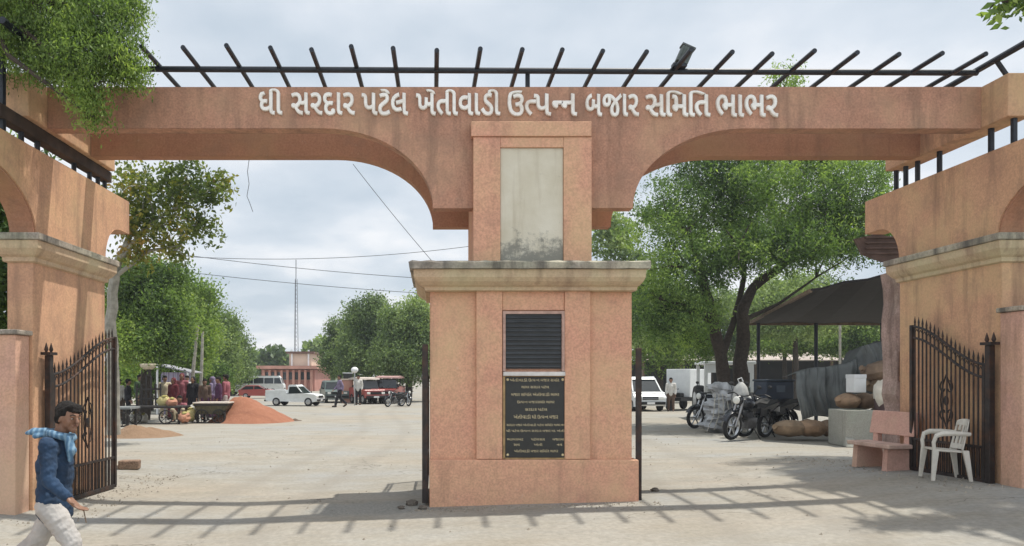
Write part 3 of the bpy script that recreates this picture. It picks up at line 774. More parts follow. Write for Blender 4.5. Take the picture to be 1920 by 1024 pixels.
def tree(name, label, base, stems, blobs, nspr, nper, spread, size, asp, lmat, bmat=None, seed=1, group=None, droop=.35, shell=.45, clump=.55, twigs=3, cat="tree", twr=.02):
    bmat = bmat or M_BARK
    g = thing(name, label, cat, base, 0, group)
    rnd = random.Random(seed)
    mb = MB()
    ends = []
    for pts, rs in stems:
        P3 = [Vector(p) for p in pts]; fine = []; fr = []
        for i in range(len(P3) - 1):
            for k in range(4):
                q = k / 4; p = P3[i].lerp(P3[i+1], q)
                if i + k: p = p + Vector((rnd.uniform(-1, 1), rnd.uniform(-1, 1), 0)) * rs[i] * .22
                fine.append(p); fr.append((rs[i] + (rs[i+1] - rs[i]) * q) * rnd.uniform(.94, 1.07))
        fine.append(P3[-1]); fr.append(rs[-1])
        mb.tube(fine, fr, 9); ends.append((P3[-1], rs[-1])); ends.append((P3[-2], rs[-2]))
    for (c, r) in blobs:
        c = Vector(c); e, er = min(ends, key=lambda k: (k[0] - c).length)
        r0 = max(twr * 1.5, min(er * .7, .10)); mid = e.lerp(c, .5) + Vector((rnd.uniform(-.2, .2), rnd.uniform(-.2, .2), -.12 * (c - e).length * .5))
        if (c - e).length > .15: mb.tube([e, mid, c], [r0, r0 * .75, r0 * .5], 6)
        for k in range(twigs):
            d = Vector((rnd.gauss(0, 1), rnd.gauss(0, 1), rnd.gauss(.3, .8))).normalized()
            tip = c + Vector((d.x * r[0], d.y * r[1], d.z * r[2])) * .85
            mb.tube([c, c.lerp(tip, .5) + Vector((0, 0, .06)), tip], [r0 * .5, r0 * .33, twr * .4], 5)
    mb.build("trunk", bmat, g, True, smooth=True)
    leaf_mesh("crown", spray_points(blobs, nspr, seed, shell, clump), nper, spread, size, asp, lmat, g, seed + 50, droop)
    return g

def pb(px, py, d, rx, ry, rd=None):            # blob by photo position, radii in photo pixels at that distance
    c = P(px, py, d); s = d / F
    return (tuple(c), (rx * s, (rd if rd else (rx + ry) * .5 * s), ry * s))

# the big neem in the yard, right
D = 23.0
tree("neem_tree", "big dark neem tree with a forked trunk rising behind the parked motorcycles", (P(1370, 800, D).x, D, 0),
     [([P(1362, 806, D), P(1358, 730, D), P(1350, 660, D), P(1335, 590, D-.2), P(1318, 520, D-.5), P(1290, 430, D-.8)], [.24, .22, .19, .16, .12, .06]),
      ([P(1384, 806, D+.2), P(1388, 720, D+.2), P(1392, 640, D+.2), P(1390, 590, D+.1), P(1412, 540, D), P(1470, 495, D-.5), P(1530, 470, D-1)], [.25, .23, .21, .19, .15, .10, .05]),
      ([P(1352, 670, D), P(1375, 610, D+.3), P(1395, 520, D+.6), P(1400, 430, D+.8)], [.12, .10, .08, .05]),
      ([P(1340, 610, D), P(1290, 575, D-.5), P(1235, 560, D-1)], [.09, .06, .03]),
      ([P(1395, 600, D), P(1460, 570, D+.5), P(1530, 520, D+1)], [.08, .05, .03])],
     [pb(1250, 410, D-.5, 85, 75), pb(1330, 370, D, 100, 80), pb(1430, 375, D-.6, 110, 80), pb(1545, 375, D-.3, 105, 75), pb(1625, 395, D-.5, 75, 65),
      pb(1290, 500, D-1.2, 95, 60), pb(1385, 470, D-1.6, 95, 65), pb(1480, 460, D-1.5, 100, 55), pb(1580, 455, D-1, 90, 50), pb(1650, 440, D-.5, 60, 60),
      pb(1222, 550, D-.6, 62, 66), pb(1290, 585, D-.8, 75, 48), pb(1245, 620, D+.4, 62, 44), pb(1310, 640, D+1.2, 40, 34),
      pb(1340, 310, D+.8, 120, 65), pb(1480, 300, D+1, 130, 70), pb(1600, 310, D+.6, 90, 60), pb(1440, 235, D+.5, 60, 50), pb(1470, 165, D+.4, 38, 46), pb(1385, 440, D+1.3, 130, 80), pb(1545, 430, D+1.3, 100, 70)],
     4300, 26, .29, .112, .34, L_NEEM, seed=11, droop=.5, clump=1.25)

# pale small tree seen between the pillar and the neem
tree("pale_tree", "thin pale green tree showing against the sky between the central pillar and the big neem", (P(1165, 780, 38).x, 38, 0),
     [([P(1168, 765, 38), P(1165, 600, 38), P(1160, 480, 38)], [.16, .12, .05])],
     [pb(1150, 445, 38, 42, 50), pb(1175, 520, 38, 45, 60), pb(1195, 600, 38, 45, 60), pb(1160, 610, 38, 36, 55)], 800, 12, .35, .26, .45, L_FAR, seed=21, clump=.8)

# trees behind, right
for (px, py, rx, ry, d, lab, mt, sd) in (
    (1235, 600, 85, 95, 46, "dense green tree in the shade behind the white van", L_BRIGHT, 31),
    (1330, 610, 90, 80, 50, "dark round tree behind the forked trunk of the neem", L_FAR, 32),
    (1470, 628, 75, 36, 54, "yellow green tree seen under the left half of the dark shed roof", L_BRIGHT, 33),
    (1575, 626, 70, 40, 52, "bright green tree seen under the middle of the dark shed roof", L_BRIGHT, 34),
    (1490, 575, 120, 62, 43, "pale yellow green tree filling the gap between the neem and the dark shed roof", L_FAR, 36),
    (1670, 620, 70, 45, 50, "bright green tree half hidden behind the peeling masonry post", L_BRIGHT, 35)):
    b = P(px, 705, d)
    tree("background_tree", lab, (b.x, d, 0), [([(b.x, d, -.05), (b.x + .1, d, 1.3), tuple(P(px, py, d))], [.2, .17, .09])],
         [pb(px - rx * .45, py + 5, d, rx * .6, ry * .8), pb(px + rx * .45, py + 3, d - .5, rx * .6, ry * .8), pb(px, py - ry * .4, d, rx * .7, ry * .65), pb(px, py + ry * .5, d - 1, rx * .75, ry * .5)],
         1200, 24, .5, .18, .45, mt, seed=sd, group="trees at the back of the right yard", clump=.5)

# canopy of the roadside tree, upper right, mostly outside the frame: throws the shade on the road
tree("roadside_tree", "broad leaved branch tip of a roadside tree hanging in at the upper right corner", (9.9, 9.0, .28),
     [([(9.9, 9.0, .2), (9.8, 9.0, 3.0), (9.6, 9.0, 5.2), (9.2, 9.4, 7.2)], [.28, .24, .2, .12]), ([(9.75, 9, 4.0), (10.6, 9.8, 6.0), (10.8, 10.4, 8.0)], [.14, .1, .06]),
      ([(9.6, 9, 5.2), (8.4, 8.6, 6.2), (7.3, 8.55, 6.35)], [.06, .035, .012])],
     [((10.0, 9.6, 8.9), (1.5, 1.4, .9)), ((9.4, 11.2, 9.8), (1.1, 1.0, .7)), ((10.6, 10.0, 8.8), (1.6, 1.6, 1.1)), ((9.6, 7.6, 8.2), (1.3, .7, .7)), ((11.4, 9.0, 8.0), (1.2, 1.4, 1.2)),
      ((8.0, 7.0, 7.8), (1.1, .55, .5)), ((10.3, 12.0, 10.0), (1.4, 1.2, .9)), ((10.5, 14.4, 11.0), (1.4, 1.1, .7)), ((11.5, 13.4, 10.6), (1.7, 1.4, .9)), ((9.9, 12.8, 10.5), (1.1, 1.0, .7)), ((6.9, 8.55, 6.12), (.36, .28, .34)), ((6.62, 8.55, 5.92), (.16, .2, .16)), ((7.5, 8.5, 6.3), (.5, .4, .35))],
     5600, 11, .17, .13, .5, L_BRIGHT, seed=41, droop=.3, clump=.9)

# the drooping neem at the upper left, in front of the beam end
D = 8.65
tree("overhanging_tree", "bright fine leaved tree drooping over the left end of the beam", (-7.6, 9.6, 0),
     [([(-7.6, 9.6, -.1), (-7.5, 9.5, 2.5), (-7.2, 9.3, 4.4), (-6.4, 8.9, 5.7), (-5.3, 8.6, 6.1)], [.22, .2, .17, .11, .05]), ([(-7.3, 9.3, 4.2), (-7.9, 9.0, 6.2), (-7.4, 8.8, 7.6)], [.12, .08, .04])],
     [pb(40, 60, D, 90, 95), pb(130, 40, D, 85, 70), pb(205, 70, D, 62, 80), pb(225, 115, D-.1, 46, 48), pb(150, 120, D-.2, 75, 60), pb(165, 175, D-.25, 42, 55), pb(172, 218, D-.3, 22, 26), pb(80, 110, D, 60, 48), pb(240, 20, D+.2, 36, 50), pb(250, 150, D+.1, 30, 22),
      pb(-60, -60, D, 140, 140), pb(120, -80, D+.3, 150, 100)],
     4300, 22, .14, .05, .32, L_OVER, seed=43, droop=1.0, clump=1.15, twigs=2, twr=.008)

# yellowing tree through the left arch
D = 18.0
tree("yellowing_tree", "sparse tree with yellowing leaves rising behind the left pier", (P(222, 800, D).x, D, 0),
     [([P(214, 815, D), P(212, 700, D), P(208, 600, D), P(215, 500, D), P(250, 430, D)], [.16, .14, .13, .11, .06]), ([P(215, 500, D), P(290, 410, D), P(370, 370, D)], [.08, .05, .02]), ([P(215, 520, D), P(280, 470, D), P(340, 460, D)], [.06, .04, .015])],
     [pb(270, 350, D, 75, 62), pb(350, 345, D, 70, 50), pb(400, 355, D, 42, 48), pb(300, 425, D, 75, 45), pb(365, 425, D, 55, 38), pb(255, 470, D, 42, 42), pb(320, 470, D, 40, 25), pb(240, 405, D, 42, 52)],
     620, 10, .20, .13, .5, L_DRY, M_PALEBARK, seed=51, droop=.25, clump=1.5)

# row of green trees on the left side of the yard
for (px, py, rx, ry, d, lab, mt, sd, n) in (
    (270, 580, 92, 100, 27, "large leafy tree at the head of the row behind the market carts", L_BRIGHT, 61, 2300),
    (350, 610, 62, 90, 35, "leafy tree second in the row beside the two pale poles", L_BRIGHT, 62, 1500),
    (400, 650, 52, 70, 45, "smaller tree third in the row, behind the two pale poles", L_FAR, 63, 1200),
    (435, 672, 30, 44, 60, "small distant tree at the far end of the row before the white bus", L_FAR, 64, 700)):
    b = P(px, 705, d)
    tree("yard_tree", lab, (b.x, d, 0), [([(b.x, d, -.05), (b.x + .1, d, 1.4), tuple(P(px, py, d))], [.22, .19, .08])],
         [pb(px - rx * .4, py + ry * .2, d, rx * .65, ry * .6), pb(px + rx * .45, py + ry * .15, d - .5, rx * .55, ry * .6), pb(px + rx * .1, py - ry * .5, d, rx * .62, ry * .5), pb(px - rx * .3, py - ry * .35, d, rx * .5, ry * .5), pb(px, py + ry * .62, d - 1, rx * .9, ry * .4), pb(px + rx * .7, py - ry * .62, d, rx * .25, ry * .22)],
         int(n * .9), 26, .013 * d + .1, .0034 * d + .03, .45, mt, seed=sd, group="trees along the left of the yard", clump=1.0)

for (px, d, rx, ry, lab, sd) in ((232, 33, 30, 24, "dark shrub behind the market people at the far left", 101), (285, 34, 34, 26, "dark shrub behind the slatted stand", 102), (390, 42, 40, 20, "low dark shrub behind the people at the basket cart", 103)):
    b = P(px, 705, d)
    tree("yard_shrub", lab, (b.x, d, 0), [([(b.x, d, -.05), (b.x, d, .5), tuple(P(px, 700, d))], [.08, .07, .04])],
         [pb(px - rx * .4, 715, d, rx * .7, ry), pb(px + rx * .4, 712, d, rx * .7, ry), pb(px, 700, d, rx * .8, ry)], 520, 22, .42, .15, .45, L_NEEM, seed=sd, group="shrubs behind the market carts", clump=.7, cat="shrub")

# trees in the middle distance, left of the pillar
for (px, py, rx, ry, d, lab, sd, n) in (
    (648, 650, 44, 60, 58, "rounded green tree left of the group behind the grey jeep", 71, 1300),
    (690, 635, 60, 82, 52, "tall green tree in the middle of the group above the red tractors", 72, 1800),
    (765, 640, 62, 84, 47, "broad green tree nearest the central pillar above the parked motorbikes", 73, 1900)):
    b = P(px, 705, d)
    tree("middle_tree", lab, (b.x, d, 0), [([(b.x, d, -.05), (b.x + .1, d, 1.4), tuple(P(px, py, d))], [.25, .22, .08])],
         [pb(px - rx * .45, py + ry * .25, d, rx * .6, ry * .5), pb(px + rx * .45, py + ry * .2, d - .5, rx * .6, ry * .55), pb(px + rx * .1, py - ry * .45, d, rx * .6, ry * .5), pb(px - rx * .1, py + ry * .5, d - 1, rx * .9, ry * .42), pb(px + rx * .35, py - ry * .7, d, rx * .22, ry * .28), pb(px - rx * .5, py - ry * .45, d, rx * .22, ry * .4), pb(px + rx * .5, py - ry * .15, d, rx * .5, ry * .5)],
         int(n * .9), 26, .62, .19, .45, L_FAR, seed=sd, group="trees left of the central pillar", clump=1.0)
for (px, py, rx, ry, d, lab, sd) in ((478, 690, 24, 26, 110, "far small tree left of the pink office building", 81), (515, 680, 26, 20, 105, "far dark tree top behind the pink office building", 82), (600, 678, 34, 40, 100, "far tree behind the right end of the pink office building", 83), (450, 700, 26, 22, 120, "far low tree behind the white bus", 84)):
    b = P(px, 705, d)
    tree("distant_tree", lab, (b.x, d, 0), [([(b.x, d, -.05), (b.x, d, 1.5), tuple(P(px, py, d))], [.3, .25, .1])],
         [pb(px - rx * .4, py, d, rx * .6, ry * .8), pb(px + rx * .4, py + 3, d, rx * .6, ry * .8), pb(px, py - ry * .3, d, rx * .6, ry * .7)], 420, 12, 1.0, .8, .55, L_FAR, seed=sd, group="far trees", clump=.7)
# shrub seen through the gap of the left side arch
tree("garden_shrub", "dark shrub behind the left side arch at the photo's edge", (-8.6, 12.0, 0), [([(-8.6, 12, -.1), (-8.5, 12, 1.5), (-8.4, 12, 3.2)], [.1, .08, .04])],
     [((-8.4, 12, 3.4), (1.2, 1.0, 1.3)), ((-8.6, 12, 1.8), (1.1, .9, 1.1)), ((-7.4, 13, 3.0), (1.0, .9, 1.2)), ((-7.2, 12.4, 4.6), (1.0, .9, 1.1)), ((-6.7, 12.6, 3.2), (.7, .8, 1.2))], 1500, 16, .2, .14, .45, L_NEEM, seed=91, cat="shrub")

# ------------------------------------------------------------------ near things on the right
def plastic_chair():
    x, y = P(1765, 0, 9.55).x, 9.5
    g = thing("plastic_chair", "white moulded plastic armchair standing in front of the open iron gate", "chair", (x, y, gz(x, y) + .005), R(165)); g.scale = (.76, .80, .97)
    # local: front faces +x, width along y
    sw, sd = .235, .22
    mb = MB(); pts = []
    n = 9; vs = []; fs = []
    for i in range(n):
        for j in range(n):
            u = i / (n-1) * 2 - 1; v = j / (n-1) * 2 - 1
            z = .40 - .02 * (1 - u*u) * (1 - v*v) + (.012 * u)
            vs.append((u * sd, v * sw * (1.0 + .06 * u), z))
    top = len(vs); vs += [(a, b, c - .022) for a, b, c in vs]
    for i in range(n-1):
        for j in range(n-1):
            q = (i*n+j, (i+1)*n+j, (i+1)*n+j+1, i*n+j+1); fs.append(q); fs.append(tuple(top + k for k in reversed(q)))
    bd = [i*n for i in range(n)] + [(n-1)*n+j for j in range(1, n)] + [i*n+n-1 for i in range(n-2, -1, -1)] + [j for j in range(n-2, 0, -1)]
    for a, b in zip(bd, bd[1:] + bd[:1]): fs.append((a, b, top + b, top + a))
    mb.add(vs, fs).build("seat", M_PLASTIC, g, smooth=True)
    mb = MB()
    def bp(u, z): 
        q = (z - .40) / .42
        return Vector((-sd - .02 - .11 * q + .05 * u*u, u * sw * (1.02 - .16 * q * q), z))
    top = lambda u: .80 - .03 * u * u * u * u
    for (za, zb) in ((.405, .47), (.715, None)):
        for i in range(10):
            u0, u1 = -1 + i * .2, -1 + (i+1) * .2
            z1a, z1b = (zb or top(u0)), (zb or top(u1))
            a, b, c, d_ = bp(u0, za), bp(u1, za), bp(u1, z1b), bp(u0, z1a)
            off = Vector((.016, 0, 0))
            mb.add([a, b, c, d_, a+off, b+off, c+off, d_+off], [(0,1,2,3), (7,6,5,4), (0,4,5,1), (1,5,6,2), (2,6,7,3), (3,7,4,0)])
    for i in range(6):
        u = -1 + i * .4; wdt = .15 if 0 < i < 5 else .16
        u0, u1 = max(-1, u - wdt/2*1.6), min(1, u + wdt/2*1.6)
        for k in range(5):
            za, zb = .47 + k * .049, .47 + (k+1) * .049
            a, b, c, d_ = bp(u0, za), bp(u1, za), bp(u1, zb), bp(u0, zb); off = Vector((.013, 0, 0))
            mb.add([a, b, c, d_, a+off, b+off, c+off, d_+off], [(0,1,2,3), (7,6,5,4), (0,4,5,1), (1,5,6,2), (2,6,7,3), (3,7,4,0)])
    mb.build("backrest", M_PLASTIC, g, smooth=True)
    for s_ in (-1, 1):
        MB().tube([(-sd-.07, s_*(sw+.005), .61), (-.05, s_*(sw+.035), .62), (.12, s_*(sw+.035), .615), (sd-.01, s_*(sw+.02), .585), (sd+.02, s_*(sw+.005), .50), (sd+.01, s_*sw, .40)], [.026, .032, .034, .032, .030, .028], 8).build("armrest", M_PLASTIC, g, smooth=True)
        for fx, fo in ((sd-.01, .05), (-sd+.0, -.07)):
            m = MB(); m.add([(fx-.045, s_*sw-.03, .40), (fx+.045, s_*sw-.03, .40), (fx+.045, s_*sw+.03, .40), (fx-.045, s_*sw+.03, .40),
                             (fx+fo-.026, s_*(sw+.03)-.018, 0), (fx+fo+.026, s_*(sw+.03)-.018, 0), (fx+fo+.026, s_*(sw+.03)+.018, 0), (fx+fo-.026, s_*(sw+.03)+.018, 0)],
                            [(0,1,2,3), (7,6,5,4), (0,4,5,1), (1,5,6,2), (2,6,7,3), (3,7,4,0)])
            m.build("leg", M_PLASTIC, g, bevel=.006)
    return g
plastic_chair()

def bench():
    x, y = 6.52, 10.85
    g = thing("concrete_bench", "pink painted concrete bench with a slab backrest beside the open gate", "bench", (x, y, gz(x, y) - .01), R(187))
    # local: front +x, long axis y
    MB().box((-.20, -.44, .33), (.17, .44, .39)).build("seat", plaster("bench_seat_paint", (0.60, 0.42, 0.35), (0.52, 0.36, 0.30), rough_cast=.1, gpos=.5, streak=.5), g, bevel=.012)
    MB().add([(-.27, -.44, .50), (-.20, -.44, .50), (-.20, .44, .50), (-.27, .44, .50), (-.33, -.44, .84), (-.26, -.44, .84), (-.26, .44, .84), (-.33, .44, .84)],
             [(3,2,1,0), (4,5,6,7), (0,1,5,4), (1,2,6,5), (2,3,7,6), (3,0,4,7)]).build("backrest", M_BENCH, g, bevel=.012)
    for yy in (-.31, .31):
        MB().prism([(-.30, 0), (.14, 0), (.11, .328), (-.20, .328), (-.205, .40), (-.215, .52), (-.275, .52)], 'y', yy - .045, yy + .045).build("support", M_BENCH, g, bevel=.008)
bench()

# masonry stub behind the right pier
g = thing("masonry_post", "peeling grey and pink masonry post with brown stains behind the right pier", "post", (7.78, 12.2, .2))
mb = MB(); rnd = random.Random(8); n = 14; vs = []
for i in range(n + 1):
    z = -.1 + 3.5 * i / n - .1
    w = .23 + rnd.uniform(-.025, .02); o = rnd.uniform(-.02, .02)
    for a, b in ((-1, -1), (0, -1.05), (1, -1), (1, 1), (-1, 1)): vs.append((7.76 + o + a * w, 12.2 + b * .2 + rnd.uniform(-.01, .01), z + .0))
fs = []
for i in range(n):
    for k in range(5): fs.append((i*5+k, i*5+(k+1) % 5, (i+1)*5+(k+1) % 5, (i+1)*5+k))
fs += [(4,3,2,1,0), tuple(n*5+k for k in range(5))]
mb.add(vs, fs).build("shaft", M_STUB, g, True, bevel=.01)
mb = MB()
for (z, h, s_) in ((1.75, .5, -1), (2.35, .3, 1), (.9, .3, 1)): mb.cbox((7.76 + s_ * .10, 11.99, z), (.2, .05, h))
mb.build("exposed_brick", plaster("exposed_brick", (0.24, 0.11, 0.07), (0.17, 0.09, 0.06), rough_cast=.8), g, True, bevel=.015)
# weathered brown sheet hanging under the right bracket
a = [P(1592, 452, 12.6), P(1640, 440, 12.5), P(1715, 452, 12.3), P(1722, 490, 12.3), P(1650, 492, 12.5), P(1606, 480, 12.6)]
mb = MB(); mb.prism([(p.x, p.z) for p in a], 'y', 12.42, 12.47)
for i in range(4): mb.bar((7.25, 12.40, 3.65 + i * .09), (8.2, 12.40, 3.66 + i * .09), .03)
tag(mb.build("awning_sheet", paint("brown_sheet", (0.13, 0.085, 0.07), .4, 5, .85), bevel=.006), "weathered brown awning sheet jutting out under the right bracket", "awning")

# dark shed roof on posts
sh = thing("open_shed", "open shed with a dark sagging sheet roof on thin posts", "shed", (P(1560, 705, 21).x, 21, 0))
A, B, C_, D_ = P(1404, 606, 25), P(1790, 606, 25), P(1850, 480, 16.0), P(1520, 545, 18.5)
mb = MB(); n = 14; vs = []
for i in range(n + 1):
    for j in range(n + 1):
        u, v = i / n, j / n
        p = A.lerp(B, u).lerp(D_.lerp(C_, u), v); p.z -= .05 * math.sin(math.pi * v) + .025 * math.sin(u * 22)
        vs.append(p)
o = len(vs); vs += [p + Vector((0, 0, .05)) for p in vs]; fs = []
for i in range(n):
    for j in range(n):
        q = (i*(n+1)+j, (i+1)*(n+1)+j, (i+1)*(n+1)+j+1, i*(n+1)+j+1); fs.append(q[::-1]); fs.append(tuple(o + k for k in q))
bd = [i*(n+1) for i in range(n+1)] + [n*(n+1)+j for j in range(1, n+1)] + [i*(n+1)+n for i in range(n-1, -1, -1)] + [j for j in range(n-1, 0, -1)]
for a_, b_ in zip(bd, bd[1:] + bd[:1]): fs.append((a_, b_, o + b_, o + a_))
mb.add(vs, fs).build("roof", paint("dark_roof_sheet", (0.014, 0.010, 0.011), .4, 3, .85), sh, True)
for px, d, top in ((1422, 24.6, 606), (1530, 24.6, 606), (1654, 24.6, 606)):
    a_ = P(px, top, d); MB().tube([(a_.x, d, -.05), (a_.x, d, a_.z)], .06, 8).build("post", M_IRON, sh, True, smooth=True)
for d, t_ in ((17.2, 0), (20, 0)):
    pass
mb = MB(); mb.bar(A, B, .10, .14); mb.bar(A.lerp(D_, .02), D_, .08); mb.build("eave_beam", M_WOOD, sh, True)
a_ = P(1575, 600, 30); tag(MB().tube([(a_.x, 30, -.05), (a_.x, 30, 3.9)], .05, 8).build("pale_pole", M_PALEBARK, smooth=True), "thin pale pole seen under the dark shed roof", "pole")

# heap of sacks under a grey tarpaulin
def jute(i): return paint("jute_%d" % i, ((0.27, 0.19, 0.12), (0.32, 0.21, 0.13), (0.22, 0.15, 0.10))[i], .3, 7, .9, bump=.5, bscale=60)
D = 18.9
c0 = P(1588, 705, D)
tp = thing("tarpaulin_cover", "grey tarpaulin draped in folds over a tall heap of sacks under the shed", "tarpaulin", (c0.x, D, 0))
mb = MB(); nx_, nz_ = 130, 34
x0, x1 = P(1476, 0, D).x, P(1720, 0, D).x
def topz(u): return np.interp(u, (0, .12, .35, .46, .52, .7, 1), (1.62, 1.74, 1.85, 2.0, 2.3, 2.45, 2.5))
vs = []
for j in range(nz_ + 1):
    v = j / nz_
    for i in range(nx_ + 1):
        u = i / nx_; zt_ = topz(u)
        low = .50 + .10 * math.sin(u * 9) + (.75 if u > .50 else 0) * ss(.46, .56, u) + .55 * ss(.6, .9, u)
        if v < .75:
            q = v / .75; z = low + (zt_ - low) * q; y = D - .62 + .22 * q * q
        else:
            q = (v - .75) / .25; z = zt_ - .10 * q * q + .05; y = D - .40 + .7 * q
        fold = (.16 * noise.noise(Vector((u * 9, z * .5, 2))) + .05 * math.sin(u * 46 + 2.4 * z) * (1 - .7 * v) + .075 * noise.noise(Vector((u * 34 + z * .8, z * .6, 7))) + .035 * noise.noise(Vector((u * 80, z * 1.4, 9))))
        vs.append(Vector((x0 + (x1 - x0) * u + .06 * math.sin(z * 4), y + fold, z + .05 * noise.noise(Vector((u * 6, v * 5, 0))))))
fs = [(j*(nx_+1)+i, j*(nx_+1)+i+1, (j+1)*(nx_+1)+i+1, (j+1)*(nx_+1)+i) for j in range(nz_) for i in range(nx_)]
mb.add(vs, fs).build("sheet", paint("grey_tarpaulin", (0.105, 0.115, 0.112), .35, 3, .55, bump=.3, bscale=14), tp, True, smooth=True)
def sack(px, py, d, w, h, i, label, group, rz=0, mat=None, dy=.35, name="jute_sack", cat="sack", tilt=0):
    p = P(px, py, d); s = d / F
    g = thing(name, label, cat, (p.x, d, p.z - h * s * .5), rz, group)
    mb = MB(); mb.ell((0, 0, h * s * .5), (w * s * .5, dy, h * s * .5), 16, 10, Matrix.Rotation(tilt, 3, 'Y'), bump=.18, seed=px * .13)
    mb.build("sack_body", mat or jute(i % 3), g, smooth=True)
    mb = MB(); mb.tube([(-w*s*.47, -.05, h*s*.55), (-w*s*.55, -.08, h*s*.62)], [.05, .07], 7); mb.build("tied_neck", mat or jute(i % 3), g, smooth=True)
    return g
for i, (px, w, lab) in enumerate(((1480, 62, "leftmost brown sack at the foot of the grey tarpaulin next to the motorcycle wheel"), (1520, 60, "brown sack in the middle of the row at the foot of the grey tarpaulin"), (1558, 56, "brown sack at the foot of the grey tarpaulin touching the concrete tank"))):
    sack(px, 803, 18.3, w, 32, i, lab, "sacks along the foot of the tarpaulin", rz=R(8 - 7 * i))
for i, (px, w, lab) in enumerate(((1590, 40, "tan sack above the concrete tank under the white box"), (1620, 36, "tan sack in the middle above the concrete tank"), (1648, 34, "tan sack above the concrete tank next to the dark barrel"))):
    sack(px, 752, 17.6, w, 30, i + 1, lab, "tan sacks above the concrete tank", rz=R(5 * i))
for i, (px, py, w, lab) in enumerate(((1600, 782, 60, "brown sack low behind the concrete tank"), (1650, 782, 50, "brown sack low behind the pink bench"))):
    sack(px, py, 17.7, w, 34, i, lab, "sacks behind the concrete tank")
sack(1655, 694, 18.0, 80, 34, 2, "large brown sack lying high under the edge of the grey tarpaulin", None, tilt=R(-12))
sack(1655, 722, 18.1, 60, 34, 0, "dark brown sack squeezed under the high sack", None)
b = P(1605, 736, 17.4); g = thing("white_box", "white carton standing on the tan sacks below the tarpaulin", "box", (b.x, 17.4, b.z), R(6))
MB().box((-.15, -.15, 0), (.15, .15, .42)).build("carton", M_WHITE, g, bevel=.012)
MB().box((-.153, -.16, .33), (.153, .16, .425)).build("lid", paint("lid_white", (0.66, 0.67, 0.68), .1, 5, .5), g, bevel=.008)
b = P(1660, 770, 16.9); g = thing("storage_barrel", "dark barrel with a white cloth thrown over its top beside the masonry post", "barrel", (b.x + .04, 16.9, b.z - .15))
MB().lathe([(.22, 0), (.25, .04), (.26, .3), (.25, .6), (.23, .72)], n=18).build("drum", paint("barrel_maroon", (0.10, 0.06, 0.06), .3, 4, .6), g, smooth=True)
mb = MB(); mb.lathe([(.275, .42), (.285, .55), (.27, .72), (.20, .80), (.0, .82)], (0, 0, 0), 18); mb.ell((-.22, -.1, .55), (.12, .12, .30), 10, 8, bump=.3)
mb.build("cloth", paint("cream_cloth", (0.62, 0.58, 0.50), .2, 6, .85), g, smooth=True)
b = P(1618, 838, 16.6); g = thing("concrete_tank", "square grey green concrete tank in front of the sacks", "tank", (b.x, 16.6, b.z), R(-4))
mb = MB(); s_ = .37
mb.box((-s_, 0, 0), (s_, .08, .82)); mb.box((-s_, .78, 0), (s_, .86, .82)); mb.box((-s_, .0805, 0), (-s_ + .08, .7795, .818)); mb.box((s_ - .08, .0805, 0), (s_, .7795, .818)); mb.box((-s_ + .0805, .0805, 0), (s_ - .0805, .7795, .1))
mb.build("basin", M_CONC, g, bevel=.014)
MB().add([(-.44, -.16, 0), (-.15, -.2, 0), (-.12, -.001, 0), (-.44, -.001, 0), (-.40, -.06, .2), (-.2, -.06, .16), (-.2, -.001, .2), (-.40, -.001, .22)], [(3,2,1,0), (4,5,6,7), (0,1,5,4), (1,2,6,5), (2,3,7,6), (3,0,4,7)]).build("footing", M_CONC, g, bevel=.02)

